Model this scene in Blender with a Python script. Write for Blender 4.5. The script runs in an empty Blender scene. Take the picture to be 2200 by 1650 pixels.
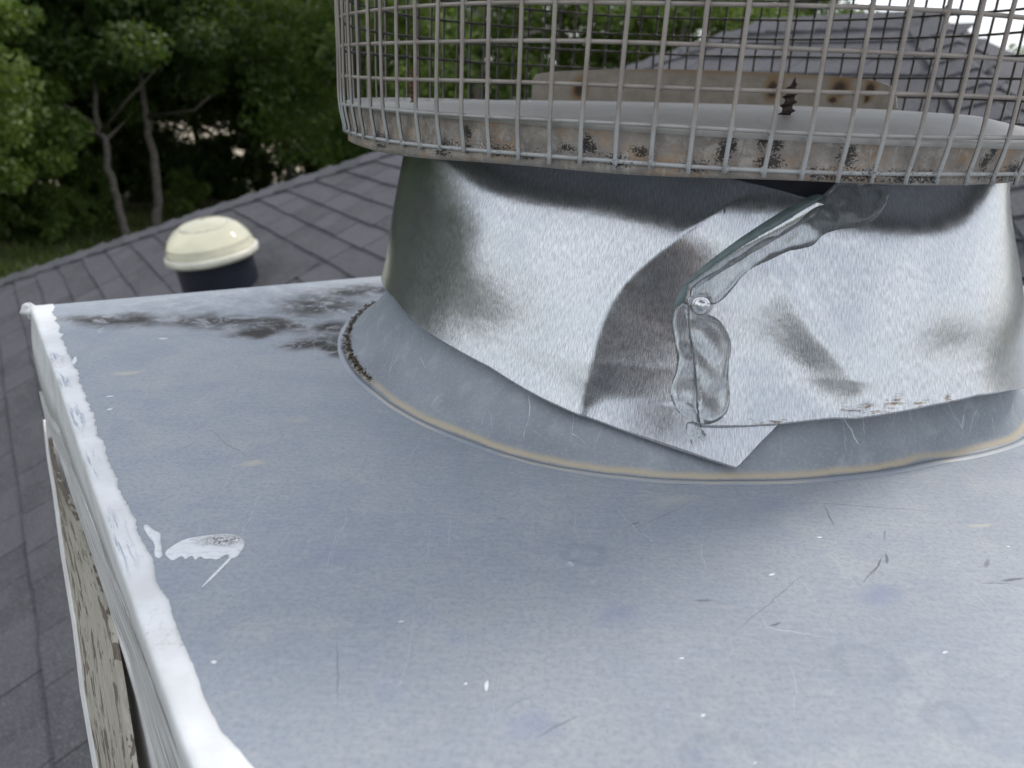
import bpy, math, random
import numpy as np
from mathutils import Vector, Matrix
random.seed(7); rng = np.random.default_rng(7)
S = bpy.context.scene
COL = S.collection
R_ = math.radians

# ------------------------------------------------------------------ camera, sky, sun, exposure
PITCH, ROLL, FPX, EYE = R_(21.0), R_(2.8), 1670.0, 0.20      # eye 20 cm above the metal cover
fwd = np.array([0, math.cos(PITCH), -math.sin(PITCH)])
rt0 = np.array([1.0, 0, 0]); up0 = np.cross(rt0, fwd)
rt = math.cos(ROLL)*rt0 + math.sin(ROLL)*up0
up = -math.sin(ROLL)*rt0 + math.cos(ROLL)*up0
cam = bpy.data.cameras.new('camera'); camo = bpy.data.objects.new('camera', cam); COL.objects.link(camo)
camo.matrix_world = Matrix(((rt[0], up[0], -fwd[0], 0), (rt[1], up[1], -fwd[1], 0), (rt[2], up[2], -fwd[2], EYE), (0, 0, 0, 1)))
cam.sensor_width = 36; cam.lens = 36*FPX/2200; cam.clip_start = 0.01; cam.clip_end = 2000
cam.dof.use_dof = True; cam.dof.focus_distance = 0.43; cam.dof.aperture_fstop = 11.0
S.camera = camo

SUN_AZ, SUN_EL = R_(58), R_(50)          # from the +y axis towards +x
w = bpy.data.worlds.new('World'); S.world = w; w.use_nodes = True
nt = w.node_tree; nt.nodes.clear()
out = nt.nodes.new('ShaderNodeOutputWorld'); bg = nt.nodes.new('ShaderNodeBackground')
sky = nt.nodes.new('ShaderNodeTexSky'); sky.sky_type = 'NISHITA'; sky.sun_disc = False
sky.sun_elevation = SUN_EL; sky.sun_rotation = SUN_AZ; sky.air_density = 1.2; sky.dust_density = 2.0
tc = nt.nodes.new('ShaderNodeTexCoord'); nz = nt.nodes.new('ShaderNodeTexNoise'); nz.inputs['Scale'].default_value = 2.2
nz.inputs['Detail'].default_value = 5
mp = nt.nodes.new('ShaderNodeMapping'); mp.inputs['Scale'].default_value = (1, 1, 2.2)
cr = nt.nodes.new('ShaderNodeValToRGB'); cr.color_ramp.elements[0].position = .36; cr.color_ramp.elements[0].color = (.45,)*3+(1,)
cr.color_ramp.elements[1].position = .60; cr.color_ramp.elements[1].color = (.97,)*3+(1,)
mx = nt.nodes.new('ShaderNodeMix'); mx.data_type = 'RGBA'
mx.inputs[7].default_value = (10.5, 11.0, 11.8, 1)
L = nt.links.new
L(tc.outputs['Generated'], mp.inputs[0]); L(mp.outputs[0], nz.inputs['Vector']); L(nz.outputs['Fac'], cr.inputs[0])
L(cr.outputs[0], mx.inputs[0]); L(sky.outputs[0], mx.inputs[6]); L(mx.outputs[2], bg.inputs[0]); bg.inputs[1].default_value = 0.09
L(bg.outputs[0], out.inputs[0])
sl = bpy.data.lights.new('sun', 'SUN'); sl.energy = 1.5; sl.angle = R_(10); sl.color = (1, .96, .90)
so = bpy.data.objects.new('sun', sl); COL.objects.link(so)
sd = Vector((math.sin(SUN_AZ)*math.cos(SUN_EL), math.cos(SUN_AZ)*math.cos(SUN_EL), math.sin(SUN_EL)))
so.rotation_euler = sd.to_track_quat('Z', 'Y').to_euler(); so.location = (0, 0, 20)
S.view_settings.view_transform = 'Standard'; S.view_settings.look = 'None'; S.view_settings.gamma = 1
S.view_settings.use_curve_mapping = False; S.view_settings.exposure = 0.44

# ------------------------------------------------------------------ helpers
def ray(p):
    x, y = p
    return rt*((x-1100)/FPX) - up*((y-825)/FPX) + fwd
def at(p, z=0.0):                          # point of the place where the line of sight meets height z
    d = ray(p); t = (z-EYE)/d[2]; return np.array([d[0]*t, d[1]*t, z])
def at_dist(p, r):
    d = ray(p); t = r/math.hypot(d[0], d[1]); return np.array([0, 0, EYE])+d*t
CC = np.array([.13, .65])                  # axis of the chimney pipe
def on_cyl(p, rf):                         # meets a surface of revolution r = rf(z); returns (theta, z)
    d = ray(p); R = .25
    for _ in range(12):
        a = d[0]**2+d[1]**2; b = -2*(d[0]*CC[0]+d[1]*CC[1]); c = CC@CC-R*R
        t = (-b-math.sqrt(max(b*b-4*a*c, 0)))/(2*a); X = d*t; z = X[2]+EYE
        
        try: R = .5*R+.5*float(rf(z, math.atan2(X[1]-CC[1], X[0]-CC[0])))
        except TypeError: R = .5*R+.5*float(rf(z))
    return math.atan2(X[1]-CC[1], X[0]-CC[0]), z

def mesh(name, vs, fs, mat=None, parent=None, smooth=False, uv=None):
    me = bpy.data.meshes.new(name); me.from_pydata([tuple(map(float, q)) for q in vs], [], [tuple(map(int, q)) for q in fs]); me.update()
    if mat: me.materials.append(mat)
    if smooth: me.polygons.foreach_set('use_smooth', [True]*len(me.polygons))
    if uv is not None:
        l = me.uv_layers.new(name='UVMap'); idx = np.zeros(len(me.loops), dtype=int); me.loops.foreach_get('vertex_index', idx)
        l.data.foreach_set('uv', np.asarray(uv, dtype=float)[idx].ravel())
    return link(name, me, parent)
def link(name, me, parent=None):
    o = bpy.data.objects.new(name, me); COL.objects.link(o)
    if parent: o.parent = parent
    return o
def empty(name, loc=(0, 0, 0)):
    o = bpy.data.objects.new(name, None); o.location = loc; o.empty_display_size = .05; COL.objects.link(o); return o
def tag(o, label=None, cat=None, group=None, kind=None):
    if label: o['label'] = label
    if cat: o['category'] = cat
    if group: o['group'] = group
    if kind: o['kind'] = kind
    return o
def grid(nu, nv, closed=False):
    f = []
    for i in range(nu if closed else nu-1):
        a = i*nv; b = ((i+1) % nu)*nv
        for j in range(nv-1): f.append((a+j, b+j, b+j+1, a+j+1))
    return f
def tube(pts, r, n=8, closed=False, cap=True):
    pts = np.asarray(pts, float); N = len(pts); vs = []
    rr = r if hasattr(r, '__len__') else [r]*N
    for i in range(N):
        a = pts[(i-1) % N] if closed or i > 0 else pts[0]; b = pts[(i+1) % N] if closed or i < N-1 else pts[-1]
        t = b-a; t = t/np.linalg.norm(t); h = np.array([0, 0, 1.]) if abs(t[2]) < .9 else np.array([1., 0, 0])
        s = np.cross(t, h); s /= np.linalg.norm(s); q = np.cross(s, t)
        for k in range(n):
            an = 2*math.pi*k/n; vs.append(pts[i]+rr[i]*(math.cos(an)*s+math.sin(an)*q))
    fs = []
    for i in range(N if closed else N-1):
        for k in range(n):
            a = i*n; b = ((i+1) % N)*n; fs.append((a+k, a+(k+1) % n, b+(k+1) % n, b+k))
    if not closed and cap: fs += [tuple(range(n))[::-1], tuple((N-1)*n+k for k in range(n))]
    return vs, fs
def joinm(parts):
    V, F = [], []
    for v, f in parts:
        o = len(V); V += [tuple(q) for q in v]; F += [tuple(i+o for i in q) for q in f]
    return V, F
def smoothstep(x, a, b):
    t = np.clip((x-a)/(b-a), 0, 1); return t*t*(3-2*t)
def box(c, s, rz=0):
    x, y, z = [q/2 for q in s]; ca, sa = math.cos(rz), math.sin(rz)
    vs = [(c[0]+a*x*ca-b*y*sa, c[1]+a*x*sa+b*y*ca, c[2]+d*z) for d in (-1, 1) for a, b in ((-1, -1), (1, -1), (1, 1), (-1, 1))]
    return vs, [(3, 2, 1, 0), (4, 5, 6, 7), (0, 1, 5, 4), (1, 2, 6, 5), (2, 3, 7, 6), (3, 0, 4, 7)]

# ------------------------------------------------------------------ node helpers
class NT:
    def __init__(s, name, coord='Object'):
        s.m = bpy.data.materials.new(name); s.m.use_nodes = True; s.t = s.m.node_tree; s.b = s.t.nodes['Principled BSDF']
        s.tc = s.t.nodes.new('ShaderNodeTexCoord'); s.co = s.tc.outputs[coord]
    def set(s, k, v):
        i = s.b.inputs[k]
        if hasattr(v, 'links'): s.t.links.new(v, i)
        else: i.default_value = v
    def put(s, v, i):
        if hasattr(v, 'links'): s.t.links.new(v, i)
        else: i.default_value = v
    def math(s, op, a, b=0, c=0, clamp=False):
        n = s.t.nodes.new('ShaderNodeMath'); n.operation = op; n.use_clamp = clamp
        s.put(a, n.inputs[0]); s.put(b, n.inputs[1])
        if op in ('MULTIPLY_ADD',): s.put(c, n.inputs[2])
        return n.outputs[0]
    def map(s, sc=(1, 1, 1), rot=(0, 0, 0), loc=(0, 0, 0), co=None):
        n = s.t.nodes.new('ShaderNodeMapping'); s.t.links.new(co or s.co, n.inputs[0])
        n.inputs['Scale'].default_value = sc; n.inputs['Rotation'].default_value = rot; n.inputs['Location'].default_value = loc; return n.outputs[0]
    def noise(s, scale, detail=4, rough=.55, co=None, dist=0):
        n = s.t.nodes.new('ShaderNodeTexNoise'); s.t.links.new(co or s.co, n.inputs['Vector'])
        n.inputs['Scale'].default_value = scale; n.inputs['Detail'].default_value = detail; n.inputs['Roughness'].default_value = rough
        n.inputs['Distortion'].default_value = dist; return n.outputs['Fac']
    def vor(s, scale, feature='F1', co=None):
        n = s.t.nodes.new('ShaderNodeTexVoronoi'); n.feature = feature; s.t.links.new(co or s.co, n.inputs['Vector']); n.inputs['Scale'].default_value = scale
        return n.outputs['Distance']
    def ramp(s, v, a, b, lo=0., hi=1.):
        n = s.t.nodes.new('ShaderNodeMapRange'); n.interpolation_type = 'SMOOTHSTEP'; s.put(v, n.inputs[0])
        n.inputs[1].default_value = a; n.inputs[2].default_value = b; n.inputs[3].default_value = lo; n.inputs[4].default_value = hi; return n.outputs[0]
    def mix(s, f, a, b):
        n = s.t.nodes.new('ShaderNodeMix'); n.data_type = 'RGBA'; s.put(f, n.inputs[0])
        for v, i in ((a, 6), (b, 7)):
            if hasattr(v, 'links'): s.t.links.new(v, n.inputs[i])
            else: n.inputs[i].default_value = (*v, 1)
        return n.outputs[2]
    def bump(s, h, strength, dist, prev=None):
        n = s.t.nodes.new('ShaderNodeBump'); s.t.links.new(h, n.inputs['Height']); n.inputs['Strength'].default_value = strength
        n.inputs['Distance'].default_value = dist
        if prev: s.t.links.new(prev, n.inputs['Normal'])
        return n.outputs[0]
    def ell(s, c, r, ang=0, co=None, a=1.0, b=.3):
        """soft elliptical area: 1 inside, 0 outside"""
        n = s.t.nodes.new('ShaderNodeMapping'); n.vector_type = 'TEXTURE'; s.t.links.new(co or s.co, n.inputs[0])
        n.inputs['Location'].default_value = (c[0], c[1], 0); n.inputs['Rotation'].default_value = (0, 0, ang); n.inputs['Scale'].default_value = (r[0], r[1], 1e3)
        g = s.t.nodes.new('ShaderNodeVectorMath'); g.operation = 'LENGTH'; s.t.links.new(n.outputs[0], g.inputs[0])
        return s.ramp(g.outputs['Value'], a, b)
    def warp(s, amt, scale, co=None):
        n = s.t.nodes.new('ShaderNodeTexNoise'); s.t.links.new(co or s.co, n.inputs['Vector']); n.inputs['Scale'].default_value = scale; n.inputs['Detail'].default_value = 4
        a = s.t.nodes.new('ShaderNodeVectorMath'); a.operation = 'SUBTRACT'; s.t.links.new(n.outputs['Color'], a.inputs[0]); a.inputs[1].default_value = (.5, .5, .5)
        m = s.t.nodes.new('ShaderNodeVectorMath'); m.operation = 'SCALE'; s.t.links.new(a.outputs[0], m.inputs[0]); m.inputs['Scale'].default_value = amt
        d = s.t.nodes.new('ShaderNodeVectorMath'); d.operation = 'ADD'; s.t.links.new(co or s.co, d.inputs[0]); s.t.links.new(m.outputs[0], d.inputs[1]); return d.outputs[0]
def mx_(n, *vs):
    r = vs[0]
    for v in vs[1:]: r = n.math('MAXIMUM', r, v)
    return r
def simple(name, col, rough=.6, metal=0., var=.12, scale=30, bump=.2, bd=.002):
    n = NT(name); f = n.noise(scale, 5)
    n.set('Base Color', n.mix(n.ramp(f, .3, .7), tuple(c*(1-var) for c in col), tuple(min(c*(1+var), 1) for c in col)))
    n.set('Roughness', rough); n.set('Metallic', metal); n.set('Normal', n.bump(n.noise(scale*4, 4), bump, bd)); return n.m

# ------------------------------------------------------------------ materials
def pxy(x, y, z=0): q = at((x, y), z); return q[:2]
def mat_pan():
    n = NT('weathered zinc sheet')
    wc = n.warp(.012, 60); n_w = n.warp(.0022, 180)
    big = n.noise(7, 5, .6); mid = n.noise(38, 6, .65); fine = n.noise(420, 4, .7)
    grain = n.noise(1, 5, .7, co=n.map((60, 420, 60), (0, 0, R_(-28))))
    col = n.mix(n.ramp(big, .35, .65), (.268, .298, .345), (.325, .350, .382))
    col = n.mix(n.ramp(mid, .46, .70, 0, .60), col, (.27, .305, .375))
    col = n.mix(n.ramp(n.noise(23, 5, .6, co=n.map(loc=(3, 1, 0))), .52, .72, 0, .45), col, (.40, .42, .42))
    col = n.mix(n.ramp(grain, .40, .62, 0, .20), col, (.41, .43, .45))
    col = n.mix(n.ramp(fine, .44, .64, 0, .40), col, (.19, .215, .255)); col = n.mix(n.ramp(n.noise(170, 5, .75), .50, .66, 0, .25), col, (.42, .43, .44))
    # soot and algae left by standing water near the far corner
    spots = [(265, 688, 95, 14, 0), (210, 684, 70, 10, 0), (470, 690, 140, 13, 0), (590, 700, 90, 17, 0), (680, 655, 90, 22, 0), (690, 735, 75, 14, 0), (735, 752, 36, 14, 0), (780, 625, 80, 12, 0), (715, 705, 60, 12, 0), (725, 748, 34, 12, 0), (655, 738, 45, 9, 0), (560, 712, 60, 9, 0)]
    ms = []; wm = n.warp(.045, 30)
    for (x, y, rx, ry, a) in spots:
        c = pxy(x, y); e = pxy(x+rx, y)-c; fy = pxy(x, y+ry)-c
        ms.append(n.ell(c, (np.hypot(*e)*1.05, np.hypot(*fy)*1.15), math.atan2(e[1], e[0]), co=wm, a=1.45, b=.25))
    m = mx_(n, *ms)
    br = n.noise(48, 7, .78, dist=.6)
    m2 = n.math('MULTIPLY', m, n.ramp(br, .38, .52, .06, 1))
    col = n.mix(n.math('MULTIPLY', m, .35), col, (.36, .34, .32)); col = n.mix(n.math('MULTIPLY', m2, 1.0), col, (.05, .046, .044))
    # pale dried water bloom around it
    b1 = n.ell(pxy(560, 640), (.17, .055), R_(33), co=wc, a=1.2, b=.3)
    col = n.mix(n.math('MULTIPLY', b1, n.ramp(n.noise(50, 6, .7), .42, .66, 0, .4)), col, (.62, .64, .66))
    # faint worn rings and smudges
    for (x, y, r0) in [(1255, 1190, .010), (1860, 1425, .012), (2040, 1545, .009), (1560, 1630, .012)]:
        c = pxy(x, y); a1 = n.ell(c, (r0*1.25, r0), 0, co=n.warp(.006, 120), a=1.1, b=.8); a2 = n.ell(c, (r0*.95, r0*.7), 0, co=wc, a=1.0, b=.5)
        rg = n.math('SUBTRACT', a1, a2, clamp=True)
        col = n.mix(n.math('MULTIPLY', rg, n.ramp(n.noise(260, 3), .35, .65, .15, .6)), col, (.20, .23, .28))
    for (x, y, r0, k) in [(1890, 1280, .010, .6), (1330, 1320, .008, .4), (1660, 1085, .009, .3), (700, 1200, .01, .3), (1150, 1560, .009, .35)]:
        col = n.mix(n.math('MULTIPLY', n.ell(pxy(x, y), (r0*1.6, r0), .5, co=n.warp(.012, 80), a=1.1, b=.1), k), col, (.19, .22, .33))
    for (x, y, rx, ry, k) in [(275, 800, .012, .005, .5), (545, 994, .009, .004, .4), (2110, 1130, .010, .003, .4), (1450, 1075, .02, .005, .18), (640, 900, .012, .006, .2)]:
        col = n.mix(n.math('MULTIPLY', n.ell(pxy(x, y), (rx, ry), R_(15), co=wc, a=1.2, b=0), k), col, (.62, .56, .42))
    # hand-placed scratches and scuffs
    for (x, y, ln, wd, an, k) in [(1885, 1215, .011, .0006, .95, .8), (1905, 1200, .006, .0009, 1.2, .8), (1870, 1232, .012, .0004, .85, .7), (2175, 1245, .008, .0012, .25, .85), (2140, 1253, .009, .0005, .05, .7), (1665, 1342, .004, .0006, .5, .9), (1512, 1290, .005, .0011, .1, .55), (1782, 1110, .013, .0005, 1.45, .7), (1860, 1088, .045, .0004, -.05, .55), (1660, 1290, .04, .00035, .8, .5), (1420, 1110, .03, .0003, .7, .5), (1365, 1125, .004, .0007, .4, .7), (1900, 1150, .008, .0004, 1.1, .6), (1300, 930, .02, .0003, -.35, .4), (725, 1440, .022, .0004, 1.8, .45), (400, 960, .012, .0004, 1.2, .45), (1200, 1560, .012, .0005, .6, .5), (2120, 1210, .005, .0012, .9, .6)]:
        col = n.mix(n.math('MULTIPLY', n.ell(pxy(x, y), (ln, wd), an, co=n_w, a=1.1, b=.4), k), col, (.09, .10, .12))
    # pits: small dark specks, pale chips
    pit = n.ramp(n.vor(230, co=n.map((1, 1.7, 1), (0, 0, .4))), .13, .06); pit = n.math('MULTIPLY', pit, n.ramp(n.noise(14), .45, .62))
    col = n.mix(n.math('MULTIPLY', pit, .7), col, (.10, .11, .13))
    chip = n.math('MULTIPLY', n.ramp(n.vor(37, co=n.warp(.004, 300)), .10, .06), n.ramp(n.noise(9, co=n.map(loc=(4, 4, 0))), .60, .66))
    col = n.mix(n.math('MULTIPLY', chip, .75), col, (.75, .78, .80))
    # hairline scratches
    for k, (ang, sc, ox) in enumerate([(.45, 26, 1), (1.25, 34, 5), (-.5, 30, 9), (.75, 44, 2), (.62, 60, 12), (.95, 52, 17), (.2, 70, 21)]):
        v = n.vor(sc, 'DISTANCE_TO_EDGE', co=n.map((1, .10, 1), (0, 0, ang), (ox, ox, 0), co=n.warp(.01, 25)))
        s = n.math('MULTIPLY', n.ramp(v, .0028, .0004), n.ramp(n.noise(11, 3, co=n.map(loc=(ox*3, 0, 0))), .54, .66))
        col = n.mix(n.math('MULTIPLY', s, .55), col, (.16, .18, .22) if k % 2 == 0 else (.60, .63, .66))
    n.set('Base Color', col); n.set('Metallic', .12)
    n.set('Roughness', n.math('ADD', n.ramp(mid, .3, .7, .54, .64), n.math('MULTIPLY', m2, .3)))
    b = n.bump(n.noise(5, 2), .35, .02); b = n.bump(mid, .25, .0012, b); b = n.bump(grain, .14, .0004, b); b = n.bump(fine, .35, .0004, b)
    n.set('Normal', b); return n.m
def mat_flash():
    n = NT('dull zinc flashing', 'Object'); uv = n.tc.outputs['UV']
    sep = n.t.nodes.new('ShaderNodeSeparateXYZ'); n.t.links.new(uv, sep.inputs[0]); prof = sep.outputs[1]; along = sep.outputs[0]
    big = n.noise(14, 5); fine = n.noise(500, 4, .7); mid = n.noise(60, 5, .6)
    col = n.mix(n.ramp(big, .35, .65), (.185, .208, .235), (.235, .26, .288))
    col = n.mix(n.ramp(mid, .5, .75, 0, .4), col, (.38, .40, .42))
    col = n.mix(n.ramp(fine, .45, .75, 0, .35), col, (.42, .45, .48))
    # far from the cone the flange is the same weathered sheet as the cover
    fl = n.ramp(prof, .0065, .003)
    col = n.mix(fl, col, n.mix(n.ramp(big, .35, .65), (.268, .298, .345), (.325, .350, .382)))
    # tan dust in the fillet
    wob = n.math('ADD', prof, n.math('MULTIPLY', n.math('SUBTRACT', n.noise(26, 5), .5), .006))
    d1 = n.math('MULTIPLY', n.ramp(wob, .0055, .0080), n.ramp(wob, .0128, .0080)); d1 = n.math('MULTIPLY', d1, n.ramp(n.noise(9, 3), .25, .5, .6, 1))
    col = n.mix(n.math('MULTIPLY', d1, .78), col, (.50, .42, .29))
    d2 = n.math('MULTIPLY', n.ramp(wob, .0004, .0012), n.ramp(wob, .0032, .002)); d2 = n.math('MULTIPLY', d2, n.ramp(n.noise(12, 4, co=n.map(loc=(2, 0, 0))), .42, .6))
    col = n.mix(n.math('MULTIPLY', d2, .5), col, (.55, .48, .36))
    # dark line in the groove
    gr = n.math('MULTIPLY', n.ramp(prof, .0034, .0042), n.ramp(prof, .0062, .0052))
    col = n.mix(n.math('MULTIPLY', gr, n.ramp(mid, .3, .6, .35, .8)), col, (.16, .17, .19))
    for (ang, sc, ox) in [(.3, 30, 1), (-.9, 40, 5), (1.0, 52, 2)]:
        v = n.vor(sc, 'DISTANCE_TO_EDGE', co=n.map((1, .12, .3), (0, 0, ang), (ox, ox, 0), co=n.warp(.02, 22)))
        s = n.math('MULTIPLY', n.ramp(v, .0035, .0005), n.ramp(n.noise(22, 3, co=n.map(loc=(ox*3, 0, 0))), .52, .60)); s = n.math('MULTIPLY', s, n.ramp(prof, .015, .022))
        col = n.mix(n.math('MULTIPLY', s, .75), col, (.72, .75, .78))
    wet = n.ell(on_uv(1062, 795), (.014, .007), 0, co=uv, a=1.1, b=.8)
    col = n.mix(n.math('MULTIPLY', wet, .0), col, (.1, .1, .12))
    n.set('Base Color', col); n.set('Metallic', .15); n.set('Roughness', n.math('ADD', .55, n.math('MULTIPLY', d1, .3)))
    n.set('Normal', n.bump(fine, .3, .0004, n.bump(mid, .3, .001))); return n.m
def on_uv(x, y):
    th, z = on_cyl((x, y), RF); return (th*.25, z)
def mat_galv(name='bright galvanised sheet', rust=True):
    n = NT(name, 'UV')
    g1 = n.noise(1, 3, .6, co=n.map((1700, 210, 1), (0, 0, R_(4)))); g2 = n.noise(1, 2, .5, co=n.map((3000, 500, 1), (0, 0, R_(4))))
    big = n.noise(22, 4); mid = n.noise(90, 5)
    col = n.mix(n.ramp(g1, .38, .62), (.42, .435, .45), (.64, .65, .665))
    col = n.mix(n.ramp(big, .4, .7, 0, .35), col, (.48, .51, .53))
    if rust:
        ms = []
        for (x, y, rx, ry, a) in [(1840, 872, .012, .002, .12), (1915, 862, .008, .0035, .5), (1860, 888, .008, .0015, .05), (1975, 868, .007, .002, .1), (2035, 852, .004, .0035, .3), (1650, 905, .014, .0012, .02)]:
            ms.append(n.ell(on_uvc(x, y), (rx, ry), a, co=n.warp(.012, 140), a=1.3, b=.3))
        m = n.math('MULTIPLY', mx_(n, *ms), n.ramp(n.noise(1, 4, .7, co=n.map((120, 700, 1), (0, 0, .15))), .44, .58))
        col = n.mix(n.math('MULTIPLY', m, .9), col, n.mix(n.ramp(n.noise(300), .4, .6), (.10, .06, .035), (.36, .24, .12)))
        n.set('Metallic', n.math('SUBTRACT', .86, n.math('MULTIPLY', m, .8)))
        for (ang, sc, ox) in [(.9, 24, 1), (.5, 38, 5)]:
            v = n.vor(sc, 'DISTANCE_TO_EDGE', co=n.map((1, .10, 1), (0, 0, ang), (ox, ox, 0), co=n.warp(.02, 15)))
            s = n.math('MULTIPLY', n.ramp(v, .0028, .0004), n.ramp(n.noise(14, 3, co=n.map(loc=(ox*3, 0, 0))), .52, .62))
            col = n.mix(n.math('MULTIPLY', s, .6), col, (.30, .32, .34))
    else: n.set('Metallic', 1.)
    n.set('Base Color', col); n.set('Roughness', n.ramp(mid, .3, .7, .17, .23))
    b = n.bump(big, .18, .003); b = n.bump(g1, .16, .0003, b); b = n.bump(g2, .18, .0002, b); n.set('Normal', b); return n.m
RCz = np.array([-.05, .003, .010, .020, .040, .060, .100, .150, .20]); RCr = np.array([.275, .2665, .2608, .2545, .2455, .2395, .2325, .2235, .216])
RFz = np.array([-.01, .0045, .010, .020, .035, .060, .120, .170]); RFr = np.array([.2610, .2585, .2540, .2470, .2380, .2310, .2120, .190])
_zt = np.linspace(-.05, .20, 1001); _k = np.hanning(181); _k /= _k.sum()
_rt = np.convolve(np.pad(np.interp(_zt, RCz, RCr), 90, 'reflect', reflect_type='odd'), _k, 'valid')
def RC(z, th=None):
    r = np.interp(z, _zt, _rt)
    if th is not None: r = r+smoothstep(np.asarray(th), R_(-88), R_(-52))*(1-smoothstep(np.asarray(th), R_(40), R_(90)))*.0155*(1-smoothstep(np.asarray(z), .06, .165))*smoothstep(np.asarray(z), -.02, .03)
    if th is not None:
        t_ = np.asarray(th); g = smoothstep(t_, R_(-132), R_(-108))*(1-smoothstep(t_, R_(-62), R_(-38)))
        g2 = smoothstep(t_, R_(-150), R_(-122))*(1-smoothstep(t_, R_(-58), R_(-36)))
        r = r-g*.085*np.clip(np.asarray(z)-.055, 0, .12)-g2*5.0*np.maximum(np.asarray(z)-.120, 0)**2
    return r
RF = lambda z: np.interp(z, RFz, RFr)
def on_uvc(x, y):
    th, z = on_cyl((x, y), RC); return (th*.25, z)
def mat_taupe():           # dusty oxidised zinc of the cap rim
    n = NT('dusty stained zinc rim', 'UV')
    a = n.noise(60, 6, .7); f = n.noise(700, 4, .75); st = n.noise(1, 5, .6, co=n.map((180, 40, 1)))
    col = n.mix(n.ramp(a, .35, .65), (.21, .185, .165), (.34, .305, .27))
    col = n.mix(n.ramp(n.noise(40, 6, .7, co=n.map(loc=(2, 0, 0))), .48, .64, 0, .7), col, (.38, .25, .15)); col = n.mix(n.ramp(n.noise(110, 6, .75), .50, .62, 0, .55), col, (.46, .43, .39))
    col = n.mix(n.ramp(st, .58, .7, 0, .5), col, (.50, .48, .45))
    col = n.mix(n.ramp(f, .5, .75, 0, .5), col, (.14, .13, .12))
    ms = []
    for (x, y, rx, ry) in [(1000, 285, .006, .007), (1005, 318, .006, .003), (1215, 318, .007, .003), (1258, 310, .004, .008), (1272, 315, .003, .006), (1375, 325, .007, .003), (1555, 330, .005, .009),
                           (1572, 312, .004, .007), (1640, 300, .004, .006), (1668, 308, .005, .008), (1655, 350, .010, .005), (1822, 335, .007, .009), (1965, 305, .008, .003), (2140, 320, .004, .008), (2180, 365, .010, .005), (2120, 350, .004, .006), (1050, 300, .003, .005), (820, 315, .012, .002), (950, 330, .012, .002)]:
        th, z = on_cyl((x, y), lambda z: .265); ms.append(n.ell((th*.25, z), (rx, ry), 0, co=n.warp(.006, 300), a=1.25, b=.1))
    m = mx_(n, *ms); th, zz = on_cyl((1400, 372), lambda z: .265)
    sep = n.t.nodes.new('ShaderNodeSeparateXYZ'); n.t.links.new(n.co, sep.inputs[0])
    low = n.math('MULTIPLY', n.ramp(sep.outputs[1], .174, .168), n.ramp(sep.outputs[1], .1625, .1655)); low = n.math('MULTIPLY', low, n.ramp(n.noise(40, 4), .44, .58, .2, .75)); m = n.math('MAXIMUM', m, low)
    sp = n.ramp(n.math('ADD', n.noise(900, 3, .7), n.math('MULTIPLY', m, .30)), .68, .72)
    sp = n.math('MULTIPLY', sp, n.ramp(m, .05, .2))
    col = n.mix(n.math('MULTIPLY', sp, .92), col, (.018, .015, .014))
    n.set('Base Color', col); n.set('Roughness', .6); n.set('Metallic', .25); n.set('Normal', n.bump(f, .4, .0005, n.bump(a, .3, .001))); return n.m
def mat_plate():
    n = NT('dull grey cap plate'); a = n.noise(16, 5); g = n.noise(1, 5, .7, co=n.map((300, 60, 60)))
    col = n.mix(n.ramp(a, .35, .65), (.37, .35, .325), (.45, .43, .405)); col = n.mix(n.ramp(g, .5, .7, 0, .35), col, (.30, .29, .29))
    sb = at_dist((1700, 236), .5)
    col = n.mix(n.math('MULTIPLY', n.ell(sb[:2]+[.006, -.012], (.022, .03), .3, co=n.warp(.01, 60), a=1.2, b=0), .5), col, (.36, .24, .15))
    pit = n.math('MULTIPLY', n.ramp(n.vor(55, co=n.map((1, 3, 1), (0, 0, .3))), .10, .05), n.ramp(n.noise(8), .5, .6)); col = n.mix(pit, col, (.04, .04, .045))
    n.set('Base Color', col); n.set('Metallic', .3); n.set('Roughness', .42); n.set('Normal', n.bump(a, .25, .004, n.bump(g, .2, .0004))); return n.m
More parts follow.
